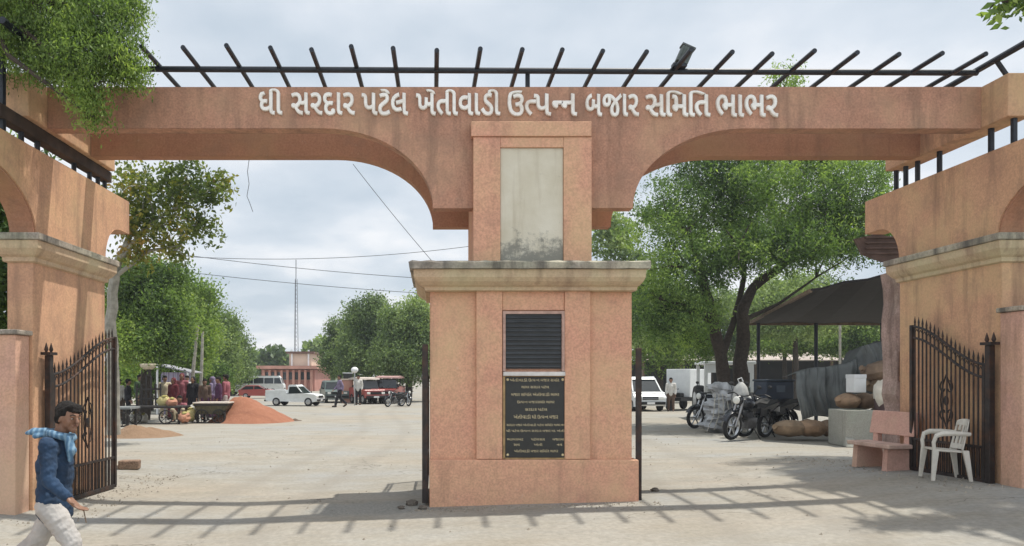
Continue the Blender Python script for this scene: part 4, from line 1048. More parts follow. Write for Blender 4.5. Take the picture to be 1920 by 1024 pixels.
# ------------------------------------------------------------------ motorcycles (local: front +x)
M_BIKE = paint("black_bike_paint", (0.014, 0.016, 0.022), .3, 5, .25)
M_ENG = paint("engine_metal", (0.16, 0.16, 0.165), .3, 14, .45, .8)
M_SEAT = paint("seat_vinyl", (0.012, 0.012, 0.013), .3, 12, .6)
def motorcycle(label, loc, rz, lean=R(7), group="motorcycles parked under the neem", sc=1.13):
    g = thing("motorcycle", label, "motorcycle", loc, rz, group); g.scale = (sc, sc, sc)
    LM = Matrix.Rotation(-lean, 4, 'X')
    def fin(mb, name, mat, par=g, smooth=True, bevel=0):
        mb.v = [LM @ v for v in mb.v]; return mb.build(name, mat, par, smooth=smooth, bevel=bevel)
    for x in (.64, -.62):
        mb = MB(); prof = []
        for k in range(9): 
            a = 2 * math.pi * k / 8; prof.append((.262 + .045 * math.cos(a), .045 * math.sin(a)))
        mb.lathe(prof[:9], (x, 0, .305), 24, 'y'); mb.f = mb.f[:-2]
        w = fin(mb, "wheel", M_TYRE)
        mb = MB(); mb.lathe([(.222, -.03), (.232, -.02), (.232, .02), (.222, .03), (.210, .02), (.210, -.02)], (x, 0, .305), 24, 'y'); mb.f = mb.f[:-2]
        mb.lathe([(.045, -.05), (.06, 0), (.045, .05)], (x, 0, .305), 12, 'y')
        for k in range(6):
            a = k * math.pi / 3; mb.bar((x + .05 * math.cos(a), 0, .305 + .05 * math.sin(a)), (x + .215 * math.cos(a), 0, .305 + .215 * math.sin(a)), .022, .03)
        fin(mb, "rim", M_CHROME, w)
    mb = MB()
    for s_ in (-1, 1):
        mb.tube([(.64, s_ * .075, .305), (.50, s_ * .075, .70), (.44, s_ * .06, .92)], [.018, .024, .026], 7)
    fin(mb, "fork", M_CHROME)
    for cx_, rad, a0_, n_, hw_ in ((.64, .335, 20, 10, .06), (-.62, .35, 60, 9, .07)):
        mb = MB(); pts = [(cx_ + rad * math.cos(a), .305 + rad * math.sin(a)) for a in [R(a0_ + 14 * k) for k in range(n_)]]
        for (a, b) in zip(pts, pts[1:]): mb.add([(a[0], -hw_, a[1]), (a[0], hw_, a[1]), (b[0], hw_, b[1]), (b[0], -hw_, b[1]), (a[0], 0, a[1] + .025), (b[0], 0, b[1] + .025)], [(0, 4, 5, 3), (4, 1, 2, 5)])
        fin(mb, "mudguard", M_BIKE)
    mb = MB(); mb.tube([(.42, 0, .86), (.30, 0, .45), (.10, 0, .25), (-.20, 0, .26), (-.34, 0, .55), (-.75, 0, .72)], .022, 6)
    for s_ in (-1, 1): mb.tube([(-.34, s_ * .09, .55), (-.62, s_ * .1, .305)], .02, 6); mb.tube([(-.60, s_ * .12, .34), (-.50, s_ * .12, .66)], .03, 7)
    fin(mb, "frame", M_BIKE)
    mb = MB(); mb.cbox((.08, 0, .37), (.34, .22, .24)); mb.cbox((.17, 0, .53), (.16, .18, .16), ry=R(20))
    for k in range(5): mb.cbox((.17 + .008 * k, 0, .47 + .03 * k), (.22, .24, .010), ry=R(20))
    fin(mb, "engine", M_ENG, bevel=.02)
    mb = MB(); mb.ell((.20, 0, .80), (.28, .14, .13), 16, 10, Matrix.Rotation(R(-8), 3, 'Y')); fin(mb, "fuel_tank", M_BIKE)
    mb = MB()
    for i in range(7):
        pass
    mb.prism([(.0, .80), (-.08, .82), (-.35, .80), (-.50, .86), (-.78, .88), (-.80, .82), (-.5, .76), (-.3, .71), (0, .71)], 'y', -.12, .12); fin(mb, "seat", M_SEAT, bevel=.03, smooth=True)
    mb = MB(); mb.prism([(-.15, .70), (-.50, .76), (-.85, .80), (-.86, .74), (-.55, .60), (-.20, .52)], 'y', -.11, .11); fin(mb, "side_panel", M_BIKE, bevel=.02)
    mb = MB(); mb.tube([(.36, -.36, .98), (.38, -.22, 1.02), (.43, -.06, .97), (.43, .06, .97), (.38, .22, 1.02), (.36, .36, .98)], .014, 7)
    for s_ in (-1, 1): mb.tube([(.37, s_ * .25, 1.01), (.34, s_ * .39, .97)], .02, 7)
    fin(mb, "handlebar", M_SEAT)
    for s_ in (-1, 1):
        mb = MB(); mb.tube([(.39, s_ * .24, 1.02), (.36, s_ * .33, 1.17)], .007, 5); mb.ell((.35, s_ * .34, 1.20), (.02, .06, .04), 10, 6); fin(mb, "mirror", M_SEAT)
    mb = MB(); mb.ell((.52, 0, .88), (.10, .11, .11), 12, 8); hl = fin(mb, "headlight", M_BIKE)
    mb = MB(); mb.ell((.60, 0, .88), (.035, .085, .085), 12, 8); fin(mb, "lens", M_LIGHT, hl)
    mb = MB(); mb.tube([(.25, -.10, .42), (.22, -.14, .22), (-.1, -.15, .20), (-.3, -.16, .24), (-.85, -.19, .36)], [.02, .02, .022, .04, .045], 8); fin(mb, "exhaust", M_CHROME)
    mb = MB(); mb.cbox((-.90, 0, .78), (.05, .16, .08)); fin(mb, "tail_lamp", M_REDL, bevel=.01)
    mb = MB(); mb.cbox((-.93, 0, .66), (.012, .20, .12), ry=R(12)); fin(mb, "number_plate", M_WHITE)
    mb = MB(); mb.tube([(.05, .12, .28), (-.05, .26, .03)], .012, 6); fin(mb, "side_stand", M_SEAT)
    return g
p = P(1396, 705, 18.7); motorcycle("black motorcycle parked broadside nearest the yard under the neem", (p.x + .05, 18.6, 0.02), R(-146))
p = P(1440, 705, 19.4); motorcycle("black motorcycle standing behind the nearest one, rear wheel towards the tarpaulin", (p.x - .05, 19.5, 0.01), R(-157))
p = P(1312, 705, 23.0); motorcycle("black motorcycle half hidden at the left of the big plastic bundle", (p.x + .35, 22.9, 0), R(205))
p = P(1412, 705, 20.6); motorcycle("black motorcycle in the middle of the cluster, mostly hidden by the nearest one", (p.x, 20.5, 0), R(-160))
b = P(1452, 756, 19.9); g = thing("delivery_crate", "dark blue box strapped on the rear motorcycle before the tarpaulin", "crate", (b.x, 19.95, b.z), R(12))
MB().box((-.42, -.28, 0), (.42, .28, .58)).build("crate_body", paint("dark_blue_box", (0.022, 0.034, 0.058), .3, 4, .5), g, bevel=.03)
MB().box((-.44, -.30, .582), (.44, .30, .64)).build("lid", paint("dark_blue_lid", (0.03, 0.042, 0.06), .3, 4, .45), g, bevel=.02)
MB().box((-.12, -.286, .30), (.14, -.2805, .48)).build("pale_patch", paint("grey_blue_patch", (0.10, 0.13, 0.17), .3, 6, .6), g)
# helmet / white cloth bundle on the front motorcycle
b = P(1389, 756, 19.2); g = thing("white_bag", "white cloth bag standing on the front motorcycle's seat", "bag", (b.x, 19.2, b.z))
mb = MB(); mb.lathe([(.17, 0), (.20, .06), (.20, .25), (.15, .42), (.05, .53), (.03, .55)], n=14)
for v in mb.v: v += Vector((noise.noise(v * 9), noise.noise(v * 9 + Vector((5, 0, 0))), 0)) * .035
mb.build("bag_body", paint("pale_bag", (0.44, 0.44, 0.42), .25, 7, .7, bump=.5, bscale=14), g, smooth=True)
MB().tube([(-.04, 0, .53), (-.08, 0, .62), (.02, 0, .66), (.06, 0, .56)], .015, 6).build("tie", M_WHITE, g, smooth=True)
# big translucent plastic bundle
b = P(1345, 798, 21.0); g = thing("plastic_bundle", "tall heap of crumpled grey plastic sheeting tied round the foot of the neem", "bundle", (b.x, 21, 0))
mb = MB(); rnd = random.Random(5)
for k in range(8):
    z = .15 + k * .155; mb.ell((rnd.uniform(-.1, .12) + .02 * k, rnd.uniform(-.1, .1), z), (.50 - .028 * k + rnd.uniform(-.05, .05), .42 - .02 * k, .19), 18, 10, Matrix.Rotation(rnd.uniform(-.25, .25), 3, 'Y'), bump=.5, seed=k)
mb.build("sheeting", paint("crumpled_plastic", (0.40, 0.41, 0.42), .35, 6, .35, bump=.9, bscale=12), g, smooth=True)
mb = MB()
for k in range(5): mb.tube([(-.45 + .2 * k, -.42, .05 + .05 * k), (-.3 + .15 * k, -.5, .5), (-.2 + .1 * k, -.38, 1.1)], .012, 5)
mb.build("rope_ties", paint("pale_rope", (0.5, 0.48, 0.42), .2, 9, .9), g, smooth=True)

# ------------------------------------------------------------------ small things near the left
g = thing("broken_brick", "broken brown brick block lying on the yard right of the left gate leaf", "brick", (P(243, 878, 12.8).x, 12.8, gz(-5.2, 12.8)), R(8))
mb = MB(); mb.box((-.16, -.10, 0), (.17, .10, .155))
for v in mb.v: v += Vector((noise.noise(v * 17), noise.noise(v * 13 + Vector((2, 0, 0))), 0)) * .03
mb.build("block", plaster("old_brick", (0.30, 0.20, 0.14), (0.24, 0.16, 0.12), rough_cast=.8), g, bevel=.02)
MB().ell((-.24, .02, .04), (.07, .06, .05), 8, 6, bump=.5, seed=3).build("chipped_piece", M_SLAB, g, smooth=True)

def mound(name, label, cx, cy, rx, ry, h, mat, seed, skew=0):
    mb = MB(); n = 40; m = 14; vs = []
    for j in range(m + 1):
        q = j / m
        for i in range(n):
            a = 2 * math.pi * i / n
            rr_ = q * (1 + .12 * noise.noise(Vector((math.cos(a) * 1.5, math.sin(a) * 1.5, seed))))
            x = rx * rr_ * math.cos(a) + skew * (1 - q); y = ry * rr_ * math.sin(a)
            z = h * (1 - q) * (1 - .25 * math.exp(-(q * 5) ** 2)) * (1 + .45 * noise.noise(Vector((x * 1.3, y * 1.3, seed)))) + .05 * noise.noise(Vector((x * 7, y * 7, seed))) * (1 - q * q)
            vs.append((x, y, z - .02))
    fs = [(j*n+i, j*n+(i+1) % n, (j+1)*n+(i+1) % n, (j+1)*n+i) for j in range(m) for i in range(n)]
    mb.add(vs, fs); o = mb.build(name, mat, smooth=True); o.location = (cx, cy, gz(cx, cy))
    return tag(o, label, "earth heap")
def earth(name, a, b):
    t = NT(name); t.color(t.ramp(t.noise(4, 6, .7), [(.3, a), (.7, b)])); t.rough(.97); t.bump(t.noise(22, 5, .75), .9, .05); return t.m
p = P(478, 705, 26); mound("earth_mound", "heap of red earth behind the handcarts in the middle of the yard", p.x - .1, 26.2, 1.55, 1.6, 1.05, earth("red_earth", (0.29, 0.115, 0.065), (0.38, 0.165, 0.095)), 1, -.35)
p = P(272, 705, 19.6); mound("earth_mound", "low flat heap of brown earth in front of the handcarts", p.x - .1, 19.7, 1.05, .9, .36, earth("brown_earth", (0.23, 0.145, 0.085), (0.31, 0.20, 0.125)), 2, -.1)
p = P(622, 705, 28); mound("earth_mound", "small dark smear of dug soil right of the red earth heap", P(552, 705, 26.5).x, 26.4, .35, .25, .10, earth("dark_soil", (0.09, 0.06, 0.045), (0.14, 0.10, 0.07)), 3)

# floodlight on the pergola
q = P(1281, 112, 9.2)
g = thing("floodlight", "small grey floodlight clamped on the pergola rail right of the middle", "floodlight", (q.x, 9.36, 5.50), 0)
rm = Matrix.Rotation(R(24), 4, 'Y')
mb = MB(); mb.box((-.075, -.06, .06), (.075, .06, .26), rm); 
for k in range(5): mb.box((-.07 + .03 * k, -.075, .08), (-.06 + .03 * k, -.061, .25), rm)
mb.build("lamp_housing", paint("floodlight_grey", (0.11, 0.13, 0.12), .25, 9, .6), g, bevel=.008)
mb = MB(); mb.box((-.09, -.065, .261), (.09, .065, .285), rm); mb.build("visor", paint("visor_grey", (0.08, 0.09, 0.09), .2, 9, .6), g)
MB().box((-.085, -.05, .0), (.09, .05, .05)).build("clamp", M_IRON, g, bevel=.005)

# rubble at the foot of the pillar
for i, (px, py, r_, lab) in enumerate(((772, 938, .085, "largest dark stone of the rubble at the pillar's left foot"), (752, 944, .05, "small flat stone left of the largest stone at the pillar's foot"), (792, 946, .06, "stone wedged against the pillar's left corner"), (1228, 925, .055, "small stone at the pillar's right foot beside the gate leaf"))):
    d_ = F * (CH - .02) / (py - CY); q = P(px, py, d_)
    mb = MB(); mb.ell((0, 0, r_ * .35), (r_, r_ * .8, r_ * .5), 9, 6, bump=.7, seed=i * 7)
    o = mb.build("rubble_stone", paint("dark_rubble", (0.13, 0.11, 0.09), .4, 14, .95, bump=.6, bscale=50)); o.location = (q.x, d_, gz(q.x, d_)); tag(o, lab, "stone", "loose stones at the pillar's foot")

# ------------------------------------------------------------------ vehicles (local: front +x, ground z=0)
def car_paint(name, c): return paint(name, c, .08, 3, .3, dirt=tuple(x * .8 + .02 for x in c))
def wheels(g, xs, w, r, tw=.2):
    for x in xs:
        for s_ in (-1, 1):
            mb = MB(); mb.lathe([(r * .62, -tw/2), (r * .94, -tw/2), (r, -tw * .3), (r, tw * .3), (r * .94, tw/2), (r * .62, tw/2)], (x, s_ * (w/2 - tw * .45), r), 20, 'y')
            o = mb.build("wheel", M_TYRE, g, smooth=True)
            mb = MB(); mb.lathe([(r * .60, -.02), (r * .60, .02), (.05, .035)] if s_ > 0 else [(.05, -.035), (r * .60, -.02), (r * .60, .02)], (x, s_ * (w/2 - tw * .45 + tw * .45), r), 14, 'y'); mb.build("rim", M_CHROME, o, smooth=True)
def vehicle(name, label, cat, loc, rz, L, w, body, glass, pillars, roof, mat, wx, wr, lights, group=None, extra=None, sc=1.0):
    """body / glass / roof: side-view polygons; the glass house is narrower at the top"""
    g = thing(name, label, cat, loc, rz, group); g.scale = (sc, sc, sc)
    hw = w / 2
    MB().prism(body, 'y', -hw, hw).build("body", mat, g, bevel=.05, seg=2, smooth=True)
    z0 = min(p[1] for p in glass); z1 = max(p[1] for p in glass)
    def tap(mb):
        for v in mb.v: v.y *= 1 - .16 * max(0, (v.z - z0)) / max(.01, z1 - z0)
        return mb
    tap(MB().prism(glass, 'y', -hw + .05, hw - .05)).build("window", M_GLASS, g)
    if roof: tap(MB().prism(roof, 'y', -hw + .02, hw - .02)).build("roof", mat, g, bevel=.03, smooth=True)
    for (a, b) in pillars:
        for s_ in (-1, 1):
            MB().bar((a[0], s_ * (hw - .045) * (1 - .16 * (a[1] - z0) / (z1 - z0)), a[1]), (b[0], s_ * (hw - .045) * (1 - .16 * (b[1] - z0) / (z1 - z0)), b[1]), .07, .07).build("window_pillar", mat, g)
    wheels(g, wx, w, wr)
    (xf, zf), (xr, zr) = lights
    for s_ in (-1, 1):
        MB().cbox((xf, s_ * hw * .72, zf), (.06, .26, .16)).build("headlight", M_LIGHT, g, bevel=.02)
        MB().cbox((xr, s_ * hw * .8, zr), (.05, .16, .2)).build("tail_light", M_REDL, g, bevel=.01)
        MB().cbox((glass[0][0] if False else xf - L * .27, s_ * (hw + .09), z0 + .1), (.08, .16, .12)).build("wing_mirror", M_TYRE, g, bevel=.02)
    for bx, bz in ((xf + .03, zf - .27), (xr - .03, zr - .35)): MB().cbox((bx, 0, bz), (.14, w * .98, .15)).build("bumper", M_TYRE, g, bevel=.03)
    mb = MB(); mb.cbox((xf + .012, 0, zf), (.05, w * .52, .17)); mb.build("grille", M_TYRE, g)
    MB().cbox((xf + .105, 0, zf - .27), (.012, .42, .11)).build("number_plate", M_WHITE, g)
    if extra: extra(g)
    return g
WH = car_paint("white_car_paint", (0.70, 0.72, 0.72)); GR = car_paint("grey_green_paint", (0.10, 0.135, 0.125)); RD = car_paint("faded_red_paint", (0.36, 0.07, 0.06))
SUVB = [(-2.05, .35), (-2.1, .95), (-1.95, 1.02), (.75, 1.05), (1.75, .98), (1.98, .88), (2.02, .35)]
SUVG = [(-2.0, 1.02), (-1.9, 1.62), (-.05, 1.66), (.40, 1.62), (.85, 1.03)]
SUVR = [(-1.98, 1.60), (-1.9, 1.72), (-.3, 1.75), (.40, 1.68), (.46, 1.60)]
SUVP = [((-1.98, 1.0), (-1.9, 1.63)), ((-1.0, 1.0), (-1.0, 1.64)), ((-.05, 1.0), (-.1, 1.64)), ((.84, 1.03), (.40, 1.63))]
LGT = ((2.0, .78), (-2.1, .8))
def at(px, py):                                  # ground point under a photo pixel
    d = F * CH / (py - CY); p = P(px, py, d); return Vector((p.x, d, gz(p.x, d)))
# white pickup: cab plus open bed
PKB = [(-2.4, .45), (-2.45, 1.05), (-.55, 1.08), (-.5, 1.0), (.85, 1.06), (1.9, .98), (2.15, .85), (2.2, .42), (1.9, .35), (-2.2, .40)]
PKG = [(-.42, 1.03), (-.36, 1.62), (.30, 1.66), (.95, 1.05)]
PKR = [(-.42, 1.62), (-.36, 1.74), (.2, 1.76), (.36, 1.63)]
def bed(g):
    mb = MB()
    for s_ in (-1, 1): mb.box((-2.40, s_ * .80 - .03, 1.05), (-.60, s_ * .80 + .03, 1.32))
    mb.box((-2.44, -.82, 1.05), (-2.38, .82, 1.32)); mb.build("cargo_bed", WH, g, bevel=.01)
p = at(556, 762); vehicle("pickup_truck", "white pickup truck standing in the yard right of the red earth heap", "pickup", (p.x - .15, p.y + .8, 0), R(-14), 4.6, 1.7, PKB, PKG, [((-.40, 1.05), (-.36, 1.66)), ((.93, 1.05), (.32, 1.66))], PKR, WH, (-1.45, 1.42), .36, ((2.17, .78), (-2.46, .8)), extra=bed, sc=.64)
p = at(620, 756); vehicle("jeep", "grey green jeep parked behind the white pickup, nose towards the gate", "car", (p.x, p.y + 1.5, 0), R(-75), 4.1, 1.75, SUVB, SUVG, SUVP, SUVR, GR, (-1.3, 1.3), .36, LGT, sc=.76)
p = at(655, 752); 
p = at(478, 748); vehicle("hatchback", "red car parked low in front of the white bus, behind the red earth heap", "car", (p.x, p.y + 1, 0), R(5), 4.0, 1.65, SUVB, [(-1.9, 1.02), (-1.3, 1.45), (.1, 1.46), (.9, 1.03)], [((-1.9, 1.0), (-1.3, 1.46)), ((-.4, 1), (-.4, 1.46)), ((.9, 1.03), (.1, 1.46))], [(-1.4, 1.42), (-1.25, 1.5), (.1, 1.5), (.2, 1.43)], RD, (-1.3, 1.3), .32, LGT, sc=.62)
BUSB = [(-4.2, .5), (-4.25, 1.5), (-4.2, 1.55), (4.05, 1.55), (4.2, 1.4), (4.25, .5)]
BUSG = [(-4.1, 1.5), (-4.05, 2.35), (3.7, 2.35), (4.05, 1.5)]
BUSP = [((x, 1.5), (x, 2.36)) for x in (-4.05, -2.6, -1.2, .2, 1.6, 2.9)] + [((4.03, 1.5), (3.7, 2.36))]
p = at(468, 741); vehicle("minibus", "long white bus parked at the far end of the yard behind the red car", "bus", (p.x + .2, 62, 0), R(4), 8.4, 2.1, BUSB, BUSG, BUSP, [(-4.15, 2.33), (-4.05, 2.6), (3.5, 2.6), (3.75, 2.33)], WH, (-2.6, 2.8), .45, ((4.22, .9), (-4.25, .9)), sc=.62)
# red open utility tractors / jeeps
RB = [(-1.7, .5), (-1.75, 1.15), (.35, 1.2), (.4, 1.05), (1.6, 1.0), (1.7, .5)]
RG = [(.30, 1.1), (.25, 1.72), (.33, 1.74), (.55, 1.1)]
def canopy(col):
    def f(g):
        mb = MB(); mb.prism([(-1.7, 1.78), (-1.66, 1.88), (-.6, 1.96), (.45, 1.88), (.5, 1.78)], 'y', -.82, .82); mb.build("canopy", col, g, bevel=.03)
        mb = MB()
        for x in (-1.6, -.6, .3):
            for s_ in (-1, 1): mb.bar((x, s_ * .74, 1.1), (x, s_ * .74, 1.8), .05)
        mb.build("canopy_posts", M_TYRE, g)
        mb = MB(); mb.box((-1.5, -.6, 1.15), (-.2, .6, 1.35)); mb.build("bench_seat", M_SEAT, g, bevel=.04)
    return f
CV = paint("pale_canvas", (0.52, 0.45, 0.40), .2, 4, .85); CP = paint("pinkish_canvas", (0.42, 0.26, 0.24), .25, 4, .85)
for (px, d, rz, lab, cv, sc) in ((688, 43, -62, "faded red jeep with a pale canvas roof, left of its rosy roofed twin", CV, .78), (728, 43.5, -100, "faded red jeep with a rosy canvas roof behind the parked motorbikes", CP, .82)):
    b = P(px, 705, d); vehicle("passenger_jeep", lab, "jeep", (b.x, d, 0), R(rz), 3.4, 1.6, RB, RG, [], None, RD, (-1.05, 1.1), .36, ((1.68, .8), (-1.75, .85)), extra=canopy(cv), group="red jeeps parked under the middle trees", sc=sc)
for (px, d, rz, lab) in ((740, 38.5, -130, "small dark motorbike with a pale load parked in front of the red jeeps"), (757, 39.5, -60, "small dark motorbike parked closest to the central pillar's left gate leaf")):
    b = P(px, 705, d); motorcycle(lab, (b.x, d, 0), R(rz), group="motorbikes in front of the red jeeps", sc=.84)
# white van at the right
VB = [(-2.0, .3), (-2.05, 1.1), (1.1, 1.12), (1.62, .98), (1.85, .75), (1.86, .3)]
VG = [(-1.95, 1.08), (-1.8, 1.72), (.7, 1.75), (1.35, 1.05)]
VR = [(-1.9, 1.70), (-1.75, 1.85), (.6, 1.86), (.78, 1.72)]
p = at(1222, 772); vehicle("van", "white minivan facing the gate right of the central pillar", "van", (p.x - .15, p.y + 1.6, 0), R(-86), 3.9, 1.65, VB, VG, [((-1.93, 1.08), (-1.8, 1.73)), ((-.6, 1.08), (-.6, 1.74)), ((.4, 1.08), (.3, 1.75)), ((1.33, 1.06), (.7, 1.75))], VR, WH, (-1.25, 1.25), .31, ((1.84, .72), (-2.05, .9)), sc=.84)
def cargo(label, px, d, rz, s):
    b = P(px, 705, d); g = thing("cargo_cart", label, "cargo cart", (b.x, d, 0), rz); g.scale = (s, s, s)
    MB().box((-1.0, -.62, .62), (.85, .62, 1.92)).build("cargo_box", WH, g, bevel=.03)
    MB().box((-1.0, -.6, .45), (1.6, .6, .615)).build("chassis", M_TYRE, g)
    wheels(g, (-.6,), 1.35, .27, .14)
    mb = MB(); mb.lathe([(.15, -.05), (.27, -.05), (.27, .05), (.15, .05)], (1.55, 0, .27), 16, 'y'); mb.build("wheel", M_TYRE, g, smooth=True)
    mb = MB(); mb.tube([(1.55, 0, .3), (1.35, 0, .95)], .03, 6); mb.tube([(1.3, -.32, 1.0), (1.36, 0, .97), (1.3, .32, 1.0)], .02, 6); mb.build("fork_handlebar", M_SEAT, g)
    MB().box((.9, -.35, .62), (1.25, .35, .82)).build("saddle", M_SEAT, g, bevel=.04)
    return g
cargo("white box cargo tricycle parked between the white van and the neem", 1290, 35.0, R(-140), 1.0)
# white cab behind the neem trunk
b = P(1362, 705, 27.5); g = thing("tractor", "white topped tractor cab standing behind the forked trunk of the neem", "tractor", (b.x, 27.5, 0), R(-100))
MB().prism([(-1.5, .55), (-1.5, 1.1), (.2, 1.1), (.3, 1.25), (1.6, 1.18), (1.65, .6)], 'y', -.42, .42).build("hood", GR, g, bevel=.04)
MB().box((-1.3, -.92, 2.02), (.55, .92, 2.14)).build("cab_roof", WH, g, bevel=.03)
for x in (-1.2, .4):
    for s_ in (-1, 1): MB().bar((x, s_ * .8, 1.0), (x, s_ * .8, 2.018), .12, .09).build("cab_post", WH, g, bevel=.01)
for y0, y1 in ((-.74, -.42), (.42, .74)): MB().box((.36, y0, 1.72), (.46, y1, 2.018)).build("cab_panel", WH, g, bevel=.01)
wheels(g, (-1.0,), 1.9, .62, .36); wheels(g, (1.25,), 1.4, .36, .22)

# ------------------------------------------------------------------ people
def blob(caps, voxel, smooth_it=3, fold=0, seed=0):
    """one continuous skin over tapered capsules"""
    mb = MB()
    for c in caps:
        if c[0] == 'e': mb.ell(c[1], c[2], 14, 10, c[3] if len(c) > 3 else None)
        else:
            a, r0, b, r1 = Vector(c[1]), c[2], Vector(c[3]), c[4]
            fl = c[5] if len(c) > 5 else 1.0
            t = (b - a); L = t.length; t = t / max(L, 1e-6)
            pts = [a - t * r0 * .98, a - t * r0 * .8, a - t * r0 * .4, a, a.lerp(b, .5), b, b + t * r1 * .4, b + t * r1 * .8, b + t * r1 * .98]
            rs = [r0 * .2, r0 * .6, r0 * .92, r0, (r0 + r1) / 2, r1, r1 * .92, r1 * .6, r1 * .2]
            m2 = MB(); m2.tube(pts, rs, 14)
            if fl != 1.0:
                for v in m2.v: v.x = (v.x - (a.x + b.x) / 2) * fl + (a.x + b.x) / 2
            mb.add(m2.v, m2.f)
    me = bpy.data.meshes.new("tmp"); me.from_pydata(mb.v, [], mb.f)
    ob = bpy.data.objects.new("tmp", me); COL.objects.link(ob)
    m = ob.modifiers.new("r", 'REMESH'); m.mode = 'VOXEL'; m.voxel_size = voxel
    m = ob.modifiers.new("s", 'SMOOTH'); m.factor = .5; m.iterations = smooth_it
    dg = bpy.context.evaluated_depsgraph_get(); out = bpy.data.meshes.new_from_object(ob.evaluated_get(dg))
    bpy.data.objects.remove(ob); bpy.data.meshes.remove(me)
    if fold:
        ns = [v.normal.copy() for v in out.vertices]
        for v, n_ in zip(out.vertices, ns):
            k = 1.2 * noise.noise(Vector((v.co.x * 8 + v.co.z * 9, v.co.y * 8, v.co.z * 7 + seed))) + .8 * noise.noise(Vector((v.co.x * 16 - v.co.z * 26 + seed, v.co.y * 16, v.co.z * 12))) + .35 * noise.noise(v.co * 46)
            v.co += n_ * fold * k
    out.shade_smooth()
    return out
def put(name, me, mat, parent):
    me.materials.clear(); me.materials.append(mat); me.name = name; return link(name, me, parent)

def cloth(name, c, var=.25): return paint("cloth_" + name, c, var, 7, .9, bump=.25, bscale=200)

def hand(caps, wrist, direction, across, s=1.0, curl=.5, r=.0088):
    """palm, four unequal curled fingers and a thumb from the side of the palm"""
    d = Vector(direction).normalized(); a = Vector(across).normalized(); n_ = d.cross(a).normalized()
    w = Vector(wrist)
    for k in (-1, 0, 1): caps.append(('c', w + d * .015 * s + a * .02 * k * s, .017 * s, w + d * .085 * s + a * .026 * k * s, .014 * s))
    for k, Lf in zip((-1.5, -.5, .5, 1.5), (.066, .078, .074, .056)):
        p = w + d * .09 * s + a * .0205 * k * s
        dd = d.copy()
        for seg in (.45, .32, .26):
            dd = (dd + n_ * curl * .62).normalized(); q = p + dd * Lf * seg * 1.25 * s
            caps.append(('c', p, r * s, q, r * .92 * s)); p = q
    p = w + d * .03 * s - a * .032 * s; q = p + (d * .55 - a * .75 + n_ * .35).normalized() * .042 * s
    caps.append(('c', p, .0115 * s, q, .0105 * s)); caps.append(('c', q, .0105 * s, q + (d * .9 - a * .1 + n_ * .5).normalized() * .032 * s, .009 * s))

